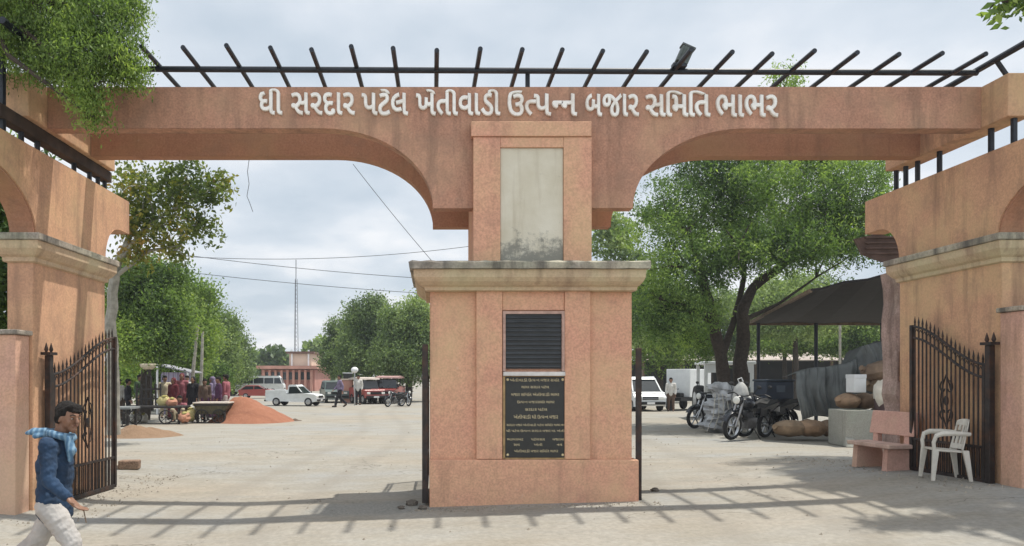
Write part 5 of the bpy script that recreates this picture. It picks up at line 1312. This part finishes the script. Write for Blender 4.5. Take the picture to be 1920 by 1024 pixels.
def figure(name, label, loc, rz, J, colors, voxel=.013, group=None, hair='short', lower='trousers', fold=.004, hi=False, sc=1.0):
    """J: joints in local metres, person faces +x.  colors: shirt, lower, (hair is dark)"""
    g = thing(name, label, "person", loc, rz, group); g.scale = (sc, sc, sc)
    v = {k: Vector(p) for k, p in J.items() if not isinstance(p, float)}
    hd = v['head']; fw = Vector(J.get('face', (1, 0, 0))).normalized(); sd = Vector((0, 0, 1)).cross(fw).normalized(); upv = fw.cross(sd) * 1.0
    if upv.z < 0: upv = -upv
    caps = [('e', hd + upv * .018 - fw * .012, (.098, .078, .108)), ('c', hd - upv * .05 + fw * .02, .062, hd - upv * .07 + fw * .045, .038), ('c', hd - upv * .03 - fw * .02, .06, v['neck'], .055)]
    rot = Matrix((fw, sd, upv)).transposed()
    caps[0] = ('e', hd + upv * .018 - fw * .012, (.098, .076, .108), rot)
    # nose, brow, lips, ears belong to the same skin
    caps += [('c', hd + fw * .088 + upv * .012, .012, hd + fw * .105 - upv * .022, .016), ('c', hd + fw * .078 + upv * .03 + sd * .035, .016, hd + fw * .078 + upv * .03 - sd * .035, .016),
             ('c', hd + fw * .078 - upv * .052 + sd * .018, .013, hd + fw * .078 - upv * .052 - sd * .018, .013), ('c', hd + fw * .075 - upv * .085, .02, hd + fw * .06 - upv * .088, .028)]
    for s_ in (-1, 1): caps.append(('e', hd + sd * .078 * s_ - upv * .005 - fw * .015, (.022, .012, .032), rot)); caps.append(('c', hd + fw * .055 - upv * .02 + sd * .042 * s_, .026, hd + fw * .03 - upv * .05 + sd * .04 * s_, .028))
    caps += [('c', v['neck'] - Vector((0, 0, .03)), .055, v['chest'], .10), ('c', v['chest'], .115, v['pelvis'], .11)]
    for s_ in 'lr':
        caps += [('c', v['sh_' + s_], .055, v['chest'] + Vector((0, 0, .06)), .08), ('c', v['sh_' + s_], .05, v['el_' + s_], .038), ('c', v['el_' + s_], .038, v['wr_' + s_], .026),
                 ('c', v['hip_' + s_], .085, v['kn_' + s_], .055), ('c', v['kn_' + s_], .055, v['an_' + s_], .035), ('c', v['an_' + s_] - Vector((0, 0, .02)), .036, v['toe_' + s_], .026)]
        d = v['wr_' + s_] - v['el_' + s_]; ac = Vector((0, 0, 1)).cross(d) if abs(d.normalized().z) < .8 else Vector((1, 0, 0))
        if s_ == 'l': ac = -ac
        hand(caps, v['wr_' + s_], d, ac, 1.0, .42, .0088 if hi else .0125)
    put("body", blob(caps, voxel, 2), M_SKIN, g)
    # shirt with sleeves
    sh, lo, slv = colors[0], colors[1], J.get('sleeve', .92)
    hem = v['pelvis'] + Vector((0, 0, J.get('hem', -.04)))
    caps = [('c', v['neck'] - Vector((0, 0, .035)), .072, v['chest'], .135), ('c', v['chest'], .145, v['pelvis'] + Vector((0, 0, .08)), .135), ('c', v['pelvis'] + Vector((0, 0, .08)), .138, hem, .142)]
    for s_ in 'lr':
        caps += [('c', v['sh_' + s_], .075, v['chest'] + Vector((0, 0, .07)), .10), ('c', v['sh_' + s_], .074, v['el_' + s_], .058)]
        if slv > .5: caps.append(('c', v['el_' + s_], .058, v['el_' + s_].lerp(v['wr_' + s_], slv), .046))
        caps.append(('c', v['hip_' + s_] + Vector((0, 0, .05)), .10, hem + Vector((0, .05 if s_ == 'l' else -.05, .02)), .105))
    put("shirt", blob(caps, voxel * 1.1, 2, fold, 1), sh, g)
    caps = [('c', v['pelvis'] + Vector((0, 0, .06)), .125, v['pelvis'] - Vector((0, 0, .03)), .125)]
    for s_ in 'lr':
        if lower == 'skirt':
            caps += [('c', v['hip_' + s_], .12, v['kn_' + s_], .13), ('c', v['kn_' + s_], .13, v['an_' + s_] + Vector((0, 0, .05)), .13)]
        else:
            caps += [('c', v['hip_' + s_], .108, v['kn_' + s_], .078), ('c', v['kn_' + s_], .078, v['an_' + s_] + Vector((0, 0, .04)), .068)]
    put("skirt" if lower == 'skirt' else "trousers", blob(caps, voxel * 1.1, 2, fold, 5), lo, g)
    if hair == 'short':
        caps = [('e', hd + upv * .055 - fw * .026, (.101, .087, .082), rot), ('c', hd - fw * .070 + upv * .02, .055, hd - fw * .062 - upv * .055, .042), ('c', hd + fw * .045 + upv * .088 + sd * .04, .034, hd + fw * .052 + upv * .092 - sd * .035, .034), ('c', hd + fw * .075 + upv * .062 + sd * .035, .016, hd + fw * .080 + upv * .066 - sd * .03, .014)]
        for q in (-1, 1): caps.append(('c', hd + sd * .074 * q - fw * .028 + upv * .03, .026, hd + sd * .074 * q - fw * .040 - upv * .03, .020))
        put("hair", blob(caps, voxel * .9, 1, .011 if hi else .006, 3), M_HAIR, g)
    else:                                         # cloth over the head
        caps = [('e', hd + upv * .03 - fw * .035, (.112, .10, .11), rot), ('c', hd - fw * .06 - upv * .03, .09, v['chest'] - fw * .09, .12)]
        put("head_cloth", blob(caps, voxel, 2, fold, 3), hair, g)
    if hi:
        ew = MB(); ep = MB(); mo = MB()
        for s_ in (-1, 1):
            e_ = hd + fw * .083 + upv * .008 + sd * .034 * s_
            ew.ell(e_ - fw * .003, (.010, .011, .006), 10, 8); ep.ell(e_ + fw * .0035, (.006, .0055, .0055), 8, 6)
            br = MB(); br.tube([hd + fw * .092 + upv * .034 + sd * .016 * s_, hd + fw * .088 + upv * .040 + sd * .036 * s_, hd + fw * .074 + upv * .032 + sd * .054 * s_], .005, 6); br.build("eyebrow", M_HAIR, g, smooth=True)
        mo.tube([hd + fw * .088 - upv * .050 + sd * .022, hd + fw * .0935 - upv * .049, hd + fw * .088 - upv * .050 - sd * .022], .0045, 6)
        ey = ew.build("eyes", paint("eye_white", (0.38, 0.34, 0.30), .1, 9, .4), g, smooth=True); ep.build("pupils", M_HAIR, ey, smooth=True);
        mo.build("lips", paint("lip", (0.13, 0.05, 0.04), .1, 9, .5), g, smooth=True)
    mb = MB()
    for s_ in 'lr':
        a, b = v['an_' + s_], v['toe_' + s_]
        mb.tube([a + (a - b) * .35 - Vector((0, 0, .055)), a.lerp(b, .3) - Vector((0, 0, .05)), b + (b - a) * .15 - Vector((0, 0, .02))], [.04, .045, .035], 10)
    mb.build("shoes", M_SEAT, g, smooth=True)
    return g

# the man walking past, lower left: photo points at distance 6.1
D = 6.1
gx, gy_ = P(112, 0, D).x, D; g0 = gz(gx, gy_)
def wj(px, py, y): q = P(px, py, D); return (q.x - gx, y, q.z - g0)
J = dict(head=wj(129, 784, .0), neck=wj(112, 815, 0), chest=wj(104, 868, 0), pelvis=wj(102, 935, 0), face=(.95, -.42, -.14),
         sh_r=wj(107, 833, -.155), el_r=wj(117, 893, -.215), wr_r=wj(153, 926, -.22), sh_l=wj(103, 833, .16), el_l=wj(86, 893, .23), wr_l=wj(88, 936, .26),
         hip_r=wj(102, 945, -.085), kn_r=wj(146, 1012, -.10), an_r=wj(156, 1093, -.10), toe_r=wj(192, 1106, -.11),
         hip_l=wj(101, 945, .085), kn_l=wj(58, 1020, .09), an_l=wj(4, 1068, .09), toe_l=wj(28, 1098, .10), sleeve=.90, hem=-.085)
man = figure("person", "man in blue jacket, pale trousers and light blue scarf striding past the left pier", (gx, gy_, g0), 0, J,
             (cloth("denim_blue", (0.018, 0.045, 0.095), .5), cloth("pale_grey", (0.46, 0.44, 0.42), .2)), voxel=.0065, fold=.009, hi=True)
nk = Vector(J['neck']); caps = []
ring = [nk + Vector((.085 * math.cos(a) + .005, .105 * math.sin(a), -.005 + .025 * math.cos(a * 1.0 + 2.6))) for a in [2 * math.pi * k / 12 for k in range(13)]]
for a, b in zip(ring, ring[1:]): caps.append(('c', a, .034, b, .034))
caps += [('c', nk + Vector((-.09, -.04, .03)), .035, nk + Vector((-.17, -.08, .035)), .03), ('c', nk + Vector((-.17, -.08, .035)), .03, nk + Vector((-.215, -.10, .022)), .012),
         ('c', nk + Vector((-.09, -.05, .01)), .03, nk + Vector((-.15, -.10, -.005)), .018),
         ('c', nk + Vector((.10, -.05, -.03)), .035, nk + Vector((.125, -.06, -.12)), .042), ('c', nk + Vector((.125, -.06, -.12)), .042, nk + Vector((.118, -.07, -.20)), .018)]
t = NT("checked_scarf"); wv_ = t.n('ShaderNodeTexWave'); wv_.inputs['Scale'].default_value = 9; wv_.inputs['Distortion'].default_value = 2.5; t.l(t.map((1, 1, 1.6)), wv_.inputs['Vector'])
t.color(t.ramp(wv_.outputs[0], [(.30, (0.075, 0.16, 0.26)), (.55, (0.11, 0.215, 0.33)), (.85, (0.18, 0.29, 0.39))])); t.rough(.9)
put("scarf", blob(caps, .007, 2, .007, 8), t.m, man)
# small stick held in the hand
w = Vector(J['wr_r']); MB().tube([(w.x + .05, w.y + .01, w.z - .04), (w.x + .13, w.y - .015, w.z - .10), (w.x + .155, w.y - .03, w.z - .19)], .0045, 6).build("twig", M_WOOD)
tw = bpy.data.objects["twig"]; tw.location = (gx, gy_, g0); tag(tw, "thin pale twig dangling from the walking man's hand", "twig")

STAND = dict(head=(.02, 0, 1.53), neck=(0, 0, 1.40), chest=(0, 0, 1.22), pelvis=(0, 0, .90), sh_l=(0, .17, 1.33), sh_r=(0, -.17, 1.33), el_l=(-.02, .22, 1.06), el_r=(-.02, -.22, 1.06), wr_l=(.08, .21, .84), wr_r=(.08, -.21, .84),
             hip_l=(0, .09, .86), hip_r=(0, -.09, .86), kn_l=(.03, .10, .47), kn_r=(.03, -.10, .47), an_l=(0, .11, .09), an_r=(0, -.11, .09), toe_l=(.17, .12, .04), toe_r=(.17, -.12, .04))
SIT = dict(head=(.10, 0, .79), neck=(.04, 0, .66), chest=(.0, 0, .48), pelvis=(-.06, 0, .17), sh_l=(.03, .17, .59), sh_r=(.03, -.17, .59), el_l=(.16, .24, .38), el_r=(.16, -.24, .38), wr_l=(.36, .16, .36), wr_r=(.36, -.16, .36),
           hip_l=(-.05, .10, .15), hip_r=(-.05, -.10, .15), kn_l=(.30, .18, .42), kn_r=(.30, -.18, .42), an_l=(.26, .14, .08), an_r=(.26, -.14, .08), toe_l=(.42, .16, .035), toe_r=(.42, -.16, .035), hem=.0)
WALK = dict(STAND, kn_l=(.16, .1, .49), an_l=(.24, .1, .10), toe_l=(.40, .1, .06), kn_r=(-.05, -.1, .47), an_r=(-.34, -.1, .16), toe_r=(-.22, -.1, .05), el_l=(-.12, .22, 1.07), wr_l=(-.10, .22, .84), el_r=(.08, -.22, 1.07), wr_r=(.24, -.2, .9))
C = {k: cloth(k, c) for k, c in dict(purple=(0.085, 0.03, 0.075), maroon=(0.15, 0.025, 0.035), black=(0.015, 0.014, 0.018), white=(0.58, 0.56, 0.52), pink=(0.30, 0.10, 0.12), blue=(0.05, 0.08, 0.17), cream=(0.50, 0.43, 0.30), brown=(0.11, 0.07, 0.05), green=(0.07, 0.12, 0.06), lilac=(0.20, 0.16, 0.25)).items()}
PG = "people at the market carts"
for (px, d, pose, rz, s_, l_, hair, low, lab) in (
    (222, 27.0, STAND, -40, 'white', 'brown', 'short', 'trousers', "man in a white shirt standing at the far left beside the gate leaf"),
    (240, 26.4, STAND, 20, 'black', 'black', 'short', 'trousers', "man in black standing at the left behind the dark bench"),
    (262, 28.0, STAND, -20, 'green', 'brown', 'short', 'trousers', "man in dull green standing left of the slatted stand"),
    (309, 28.0, STAND, -60, 'cream', 'cream', 'short', 'trousers', "person in cream standing right of the slatted stand"),
    (325, 27.3, STAND, -110, 'maroon', 'maroon', C['maroon'], 'skirt', "woman in maroon with covered head below the small kiosk"),
    (341, 28.2, STAND, -80, 'pink', 'maroon', C['maroon'], 'skirt', "woman in rose and maroon right of the kiosk's middle"),
    (351, 29.3, STAND, -90, 'white', 'white', 'short', 'trousers', "man all in white between the woman in rose and the person in black"),
    (362, 27.2, STAND, -100, 'black', 'black', C['black'], 'skirt', "woman draped in black standing above the sacks of produce"),
    (384, 27.0, STAND, -60, 'brown', 'purple', 'short', 'trousers', "man in brown at the left end of the round basket cart"),
    (398, 28.4, STAND, 180, 'lilac', 'purple', C['lilac'], 'skirt', "woman in lilac standing behind the round basket cart"),
    (410, 26.8, STAND, -150, 'purple', 'purple', 'short', 'trousers', "man in dark purple leaning over the round basket cart"),
    (424, 27.2, STAND, 170, 'pink', 'white', 'short', 'trousers', "person in a rose top and white trousers next to the red earth heap")):
    b = P(px, 705, d)
    figure("person", lab, (b.x, d, 0.0), R(rz), pose, (C[s_], C[l_]), group=PG, hair=hair, lower=low, voxel=.016, sc=.90 + .025 * (px % 6))
b = P(333, 705, 25.6); figure("person", "seated vendor in orange pink among the produce between the two carts", (b.x, 25.9, 0), R(-90), SIT, (C['pink'], C['cream']), group=PG, voxel=.016)
b = P(637, 705, 38.0); figure("person", "man in pale clothes walking in front of the grey green jeep", (b.x, 38, 0), R(200), WALK, (C['lilac'], C['black']), voxel=.016)
b = P(672, 705, 41.0); figure("person", "man in a white shirt standing left of the red jeeps", (b.x, 41, 0), R(-100), STAND, (C['white'], C['black']), voxel=.016)
b = P(1258, 705, 33.5); figure("person", "rider in white standing at the front of the white cargo tricycle", (b.x, 33.5, 0), R(-110), STAND, (C['white'], C['brown']), voxel=.016, sc=.92)

# ------------------------------------------------------------------ market carts and goods
DW = paint("dark_timber", (0.030, 0.026, 0.024), .4, 8, .8)
def table(name, label, px, d, L, w, h, mat, group, rz=0, basket=False):
    b = P(px, 705, d); g = thing(name, label, "cart", (b.x, d, 0), rz, group)
    MB().box((-L/2, -w/2, h - .07), (L/2, w/2, h)).build("cart_top", mat, g, bevel=.01)
    if basket:
        mb = MB(); mb.prism([(-L/2 + .02, h - .075), (-L/2 + .16, .34), (L/2 - .2, .30), (L/2 - .02, h - .075)], 'y', -w/2 + .03, w/2 - .03); mb.build("basket_hull", paint("olive_wicker", (0.10, 0.085, 0.045), .45, 14, .9, bump=.6, bscale=40), g, bevel=.03)
        MB().box((-L/2 - .03, -w/2 - .03, h + .002), (L/2 + .03, w/2 + .03, h + .05)).build("pale_cloth", paint("pale_cover", (0.50, 0.44, 0.38), .25, 5, .9), g, bevel=.015)
    for x in (-L/2 + .12, L/2 - .12):
        for y in (-w/2 + .08, w/2 - .08): MB().bar((x, y, 0), (x, y, h - .07), .07).build("leg", DW, g)
    for x in (-L/4, L/4):
        mb = MB(); prof = [(.20, -.02), (.24, -.02), (.24, .02), (.20, .02)]; mb.lathe(prof, (x, -w/2 - .03, .24), 18, 'y'); mb.f = mb.f[:-2]
        for k in range(4):
            a = k * math.pi / 4; mb.bar((x - .2 * math.cos(a), -w/2 - .03, .24 - .2 * math.sin(a)), (x + .2 * math.cos(a), -w/2 - .03, .24 + .2 * math.sin(a)), .018)
        mb.build("wheel", DW, g)
    return g
table("market_cart", "long dark handcart with a bare top in front of the market people", 292, 24.9, 2.05, .9, .60, DW, "market handcarts")
table("market_cart", "rounded basket cart with a pale cloth cover beside the red earth heap", 402, 25.4, 1.15, .9, .66, DW, "market handcarts", basket=True)
table("market_cart", "dark handcart with a grey cover half hidden by the left gate leaf", 226, 23.6, .95, .8, .62, paint("grey_cover", (0.20, 0.21, 0.21), .3, 5, .8), "market handcarts")
b = P(283, 705, 25.2); g = thing("slatted_stand", "tall black slatted stand rising from the long dark handcart", "stand", (b.x, 25.0, .605))
mb = MB()
for i in range(6): mb.bar((-.40 + .16 * i, 0, 0), (-.40 + .16 * i, 0, .72 if i not in (2, 3) else 1.0), .05)
mb.box((-.43, -.03, .52), (.43, .03, .58)); mb.box((-.43, -.03, .20), (.43, .03, .25)); mb.build("slats", DW, g)
mb = MB(); mb.bar((-.02, 0, 1.0), (-.02, 0, 1.22), .09); mb.build("neck", DW, g)
g = thing("wicker_basket", "pale basket on top of the black slatted stand", "basket", (b.x - .02, 25.0, 1.82))
MB().lathe([(.14, 0), (.24, .08), (.27, .17), (.25, .19), (.20, .14), (.0, .13)], n=16).build("basket_bowl", paint("pale_wicker", (0.56, 0.50, 0.38), .3, 18, .9), g, smooth=True)
def goods(px, py, d, w, h, col, lab, nm="produce_sack", cat="sack"):
    b = P(px, py, d); s = d / F; g = thing(nm, lab, cat, (b.x, d, max(0, b.z)), 0, "goods spread at the market carts")
    mb = MB(); mb.ell((0, 0, h*s*.45), (w*s*.5, .22, h*s*.5), 14, 9, bump=.3, seed=px); mb.build("sack_body", col, g, smooth=True)
    mb = MB(); mb.ell((.03, -.05, h*s*.86), (w*s*.22, .12, h*s*.16), 10, 7, bump=.4, seed=px + 3); mb.build("heaped_top", paint("heaped_produce", (0.34, 0.30, 0.10), .4, 16, .8), g, smooth=True)
yl = paint("yellow_sack", (0.52, 0.45, 0.20), .25, 6, .85); pw = paint("white_sack", (0.58, 0.56, 0.50), .2, 6, .85); orr = paint("rose_sack", (0.45, 0.22, 0.14), .25, 6, .85)
goods(308, 763, 25.0, 26, 22, yl, "yellow sack on the right part of the long dark handcart")
goods(322, 763, 24.8, 20, 18, orr, "orange sack at the right end of the long dark handcart")
goods(357, 790, 25.2, 26, 26, yl, "yellow sack of greens on the ground left of the round basket cart")
goods(345, 792, 24.6, 22, 20, orr, "orange sack on the ground in front of the seated vendor")
goods(252, 792, 25.1, 18, 20, pw, "white sack under the left half of the long dark handcart")
goods(268, 792, 25.2, 18, 18, pw, "white sack under the middle of the long dark handcart")
goods(366, 772, 25.9, 22, 16, pw, "white bundle behind the yellow sack near the round basket cart")

# kiosk
b = P(325, 705, 31); g = thing("kiosk", "small lean-to kiosk with lilac and white striped walls behind the market people", "kiosk", (b.x, 31, 0), 0)
mb = MB(); W_ = .52
mb.box((-W_, 0, 0), (W_, 1.2, 1.75)); 
t = NT("lilac_stripes"); wv_ = t.n('ShaderNodeTexWave', wave_type='BANDS', bands_direction='X'); wv_.inputs['Scale'].default_value = 1.6; t.l(t.map(1.0), wv_.inputs['Vector'])
t.color(t.ramp(wv_.outputs[0], [(.35, (0.24, 0.20, 0.30)), (.5, (0.58, 0.56, 0.60)), (.8, (0.30, 0.28, 0.40))])); t.rough(.8)
mb.build("wall", t.m, g)
MB().add([(-W_-.15, -.25, 2.05), (W_+.25, -.25, 1.72), (W_+.25, 1.4, 1.72), (-W_-.15, 1.4, 2.05), (-W_-.15, -.25, 2.10), (W_+.25, -.25, 1.77), (W_+.25, 1.4, 1.77), (-W_-.15, 1.4, 2.10)], [(3,2,1,0), (4,5,6,7), (0,1,5,4), (1,2,6,5), (2,3,7,6), (3,0,4,7)]).build("roof", paint("kiosk_roof", (0.30, 0.30, 0.33), .25, 4, .6), g)
mb = MB(); mb.bar((-W_-.08, -.2, 0), (-W_-.08, -.2, 2.05), .07); mb.bar((W_+.15, -.2, 0), (W_+.15, -.2, 1.75), .07); mb.build("porch_posts", M_WHITE, g)

# pale leaning poles (eucalyptus poles) before the trees
for (px0, py0, px1, py1, d, lab) in ((352, 725, 371, 610, 31, "pale leaning pole left of its twin in front of the left trees"), (374, 725, 380, 622, 33, "pale upright pole right of its twin in front of the left trees")):
    a, b = P(px0, 0, d), P(px1, py1, d)
    tag(MB().tube([(a.x, d, -.05), (a.x * .5 + b.x * .5 + .02, d, b.z * .5), tuple(b)], [.085, .075, .055], 8).build("pale_pole", M_PALEBARK, smooth=True), lab, "pole", "pale poles before the left trees")

# mast
b = P(555, 650, 88); g = thing("lattice_mast", "tall thin lattice mast rising against the sky behind the pink office building", "mast", (b.x, 88, 0))
zt = P(555, 487, 88).z; mb = MB()
def leg(k, z): 
    w = .34 - .24 * z / zt; a = k * 2 * math.pi / 3 + .4; return (w * math.cos(a), w * math.sin(a), z)
for k in range(3): mb.tube([leg(k, 0), leg(k, zt * .85)], .032, 5)
mb.build("mast_legs", paint("mast_steel", (0.14, 0.15, 0.17), .3, 3, .6, .3), g)
mb = MB()
for i in range(26):
    z0 = zt * .85 * i / 26; z1 = zt * .85 * (i + 1) / 26
    for k in range(3): mb.tube([leg(k, z0), leg((k + 1) % 3, z1)], .013, 4)
mb.build("mast_bracing", MATS["mast_steel"], g)
MB().tube([(0, 0, zt * .85), (0, 0, zt)], .045, 6).build("mast_tip", MATS["mast_steel"], g)

# far pink office building
d = 78.0; b0, b1 = P(490, 0, d).x, P(590, 0, d).x
g = thing("office_building", "far two storey pink office building with a cream upper block and vertical fins", "building", ((b0 + b1) / 2, d, 0))
PK = paint("office_pink", (0.42, 0.20, 0.16), .2, .8, .85); PKD = paint("office_fin", (0.50, 0.26, 0.20), .2, 1, .85); CRM = paint("office_cream", (0.60, 0.48, 0.38), .15, .8, .85)
zf = lambda py: P(0, py, d).z
MB().box((b0, d, -.1), (b1, d + 12, zf(693))).build("wall", PK, g, True)
MB().box((b0 - .35, d - .8, zf(692)), (b1 + .4, d + 12, zf(686))).build("cornice_band", PKD, g, True)
xa, xb = P(541, 0, d).x, P(583, 0, d).x
MB().box((xa, d + .4, zf(685.8)), (xb, d + 9, zf(663))).build("upper_block", CRM, g, True)
MB().box((xa - .3, d + .1, zf(662.8)), (xb + .3, d + 9.2, zf(659))).build("roof_slab", paint("roof_brown", (0.16, 0.09, 0.07), .3, 1, .9), g, True)
MB().box((b0 + .1, d - .02, zf(716)), (b0 + .2, d, zf(700))) 
for i in range(9):
    x = b0 + (b1 - b0) * (i + .5) / 9
    MB().box((x - .12, d - .35, 0), (x + .12, d - .003, zf(693.5))).build("fin", PKD, g, True)
for i in range(8):
    x = b0 + (b1 - b0) * (i + 1) / 9
    o = MB().box((x - .2, d - .06, zf(712)), (x + .2, d - .002, zf(698))).build("window", M_GLASS, g, True)
    MB().box((x - .24, d - .10, zf(712.6)), (x + .24, d - .003, zf(712.1))).build("sill", CRM, o, True)
for x in (xa + .3, xb - .3): MB().bar((x, d + .3, zf(686)), (x, d + .3, zf(656)), .16).build("corner_post", M_WHITE, g, True)
# low wall piece and disc lamp by the jeeps
b = P(652, 705, 44); g = thing("gate_pillar", "short rosy pillar with a dark sign board left of the red jeeps", "pillar", (b.x, 44, 0))
MB().box((-.32, -.2, 0), (.32, .2, 1.35)).build("shaft", PKD, g, bevel=.02); MB().box((-.36, -.24, 1.352), (.36, .24, 1.43)).build("cap", CRM, g, bevel=.01)
MB().box((-.26, -.08, 1.432), (.26, .08, 1.75)).build("sign_board", M_BLACK, g, bevel=.02); MB().box((-.3, -.1, 1.752), (.3, .1, 1.80)).build("sign_top", M_WHITE, g)
b = P(665, 694, 40); g = thing("street_lamp", "white round lamp on a thin pole before the middle trees", "street lamp", (b.x, 40, 0))
MB().tube([(0, 0, 0), (0, 0, b.z - .12)], .035, 7).build("lamp_pole", M_CHROME, g); MB().ell((0, 0, b.z), (.20, .20, .17), 12, 9).build("globe", M_WHITE, g, smooth=True)

# long low shed across the back of the right yard, in deep shade
d = 60.0; x0, x1 = P(1185, 0, d).x, P(1720, 0, d).x
g = thing("market_shed", "long low dark open shed across the back of the right yard", "shed", ((x0 + x1) / 2, d, 0))
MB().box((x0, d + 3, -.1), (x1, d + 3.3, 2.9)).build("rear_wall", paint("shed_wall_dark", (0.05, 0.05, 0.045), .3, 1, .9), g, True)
mb = MB(); mb.add([(x0, d - 3.5, 2.75), (x1, d - 3.5, 2.75), (x1, d + 3.6, 3.75), (x0, d + 3.6, 3.75), (x0, d - 3.5, 2.83), (x1, d - 3.5, 2.83), (x1, d + 3.6, 3.83), (x0, d + 3.6, 3.83)], [(3,2,1,0), (4,5,6,7), (0,1,5,4), (1,2,6,5), (2,3,7,6), (3,0,4,7)])
mb.build("roof", paint("shed_roof_pale", (0.40, 0.34, 0.30), .3, .6, .8), g, True)
for i in range(9):
    x = x0 + (x1 - x0) * i / 8; MB().bar((x, d - 3.2, 0), (x, d - 3.2, 2.76), .18).build("post", M_WOOD, g, True)
d = 46.0
for (px, w, h, lab) in ((1440, 3.4, 1.3, "dark heap of covered goods left under the shed at the back"), (1512, 3.0, 1.5, "dark heap of covered goods in the middle at the back"), (1590, 3.2, 1.6, "dark heap of covered goods right at the back")):
    b = P(px, 705, d); g = thing("goods_heap", lab, "heap", (b.x, d, 0), 0, "covered heaps at the back of the right yard")
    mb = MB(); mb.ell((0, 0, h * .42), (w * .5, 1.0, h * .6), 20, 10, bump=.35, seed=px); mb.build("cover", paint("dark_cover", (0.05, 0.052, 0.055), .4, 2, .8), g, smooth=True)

# ------------------------------------------------------------------ wires
def wire(label, pts, r=.011, sag=0.0, n=18, group="overhead wires"):
    a, b = Vector(pts[0]), Vector(pts[1]); ps = []
    for i in range(n + 1):
        q = i / n; p = a.lerp(b, q); p.z -= sag * 4 * q * (1 - q); ps.append(p)
    o = MB().tube(ps, r, 5).build("overhead_wire", M_IRON, smooth=True)
    return tag(o, label, "wire", group)
wire("uppermost overhead wire rising to the right across the left opening", [P(330, 480, 26), P(930, 455, 26)], .0095, .30)
wire("middle overhead wire sloping down to the right across the left opening", [P(330, 476, 27), P(900, 528, 27)], .010, .12)
wire("lowest overhead wire sloping down to the right above the middle trees", [P(330, 508, 28), P(900, 556, 28)], .010, .10)
wire("thin wire slanting down from the left arch to the pillar's cornice", [P(662, 308, 10.5), P(812, 492, 10.0)], .0038, .02, group=None)
pts = [P(467, 300, 10.6), P(464, 322, 10.6), P(467, 345, 10.6), P(463, 368, 10.6), P(468, 380, 10.6), P(474, 397, 10.6)]
tag(MB().tube(pts, .004, 5).build("loose_wire", M_IRON, smooth=True), "short loose wire dangling under the left half of the back beam", "wire")

# ------------------------------------------------------------------ haze
hz = MB().box((-140, -6, -1.6), (140, 170, 19)).build("haze", None)
hm = bpy.data.materials.new("haze_air"); hm.use_nodes = True; hn = hm.node_tree; hn.nodes.clear()
ho = hn.nodes.new('ShaderNodeOutputMaterial'); hv = hn.nodes.new('ShaderNodeVolumePrincipled')
hv.inputs['Color'].default_value = (0.80, 0.85, 0.92, 1); hv.inputs['Density'].default_value = 0.0008; hv.inputs['Anisotropy'].default_value = 0.2
hn.links.new(hv.outputs[0], ho.inputs['Volume']); hz.data.materials.append(hm)
tag(hz, "thin pale dust haze over the whole yard", "haze", kind="stuff")
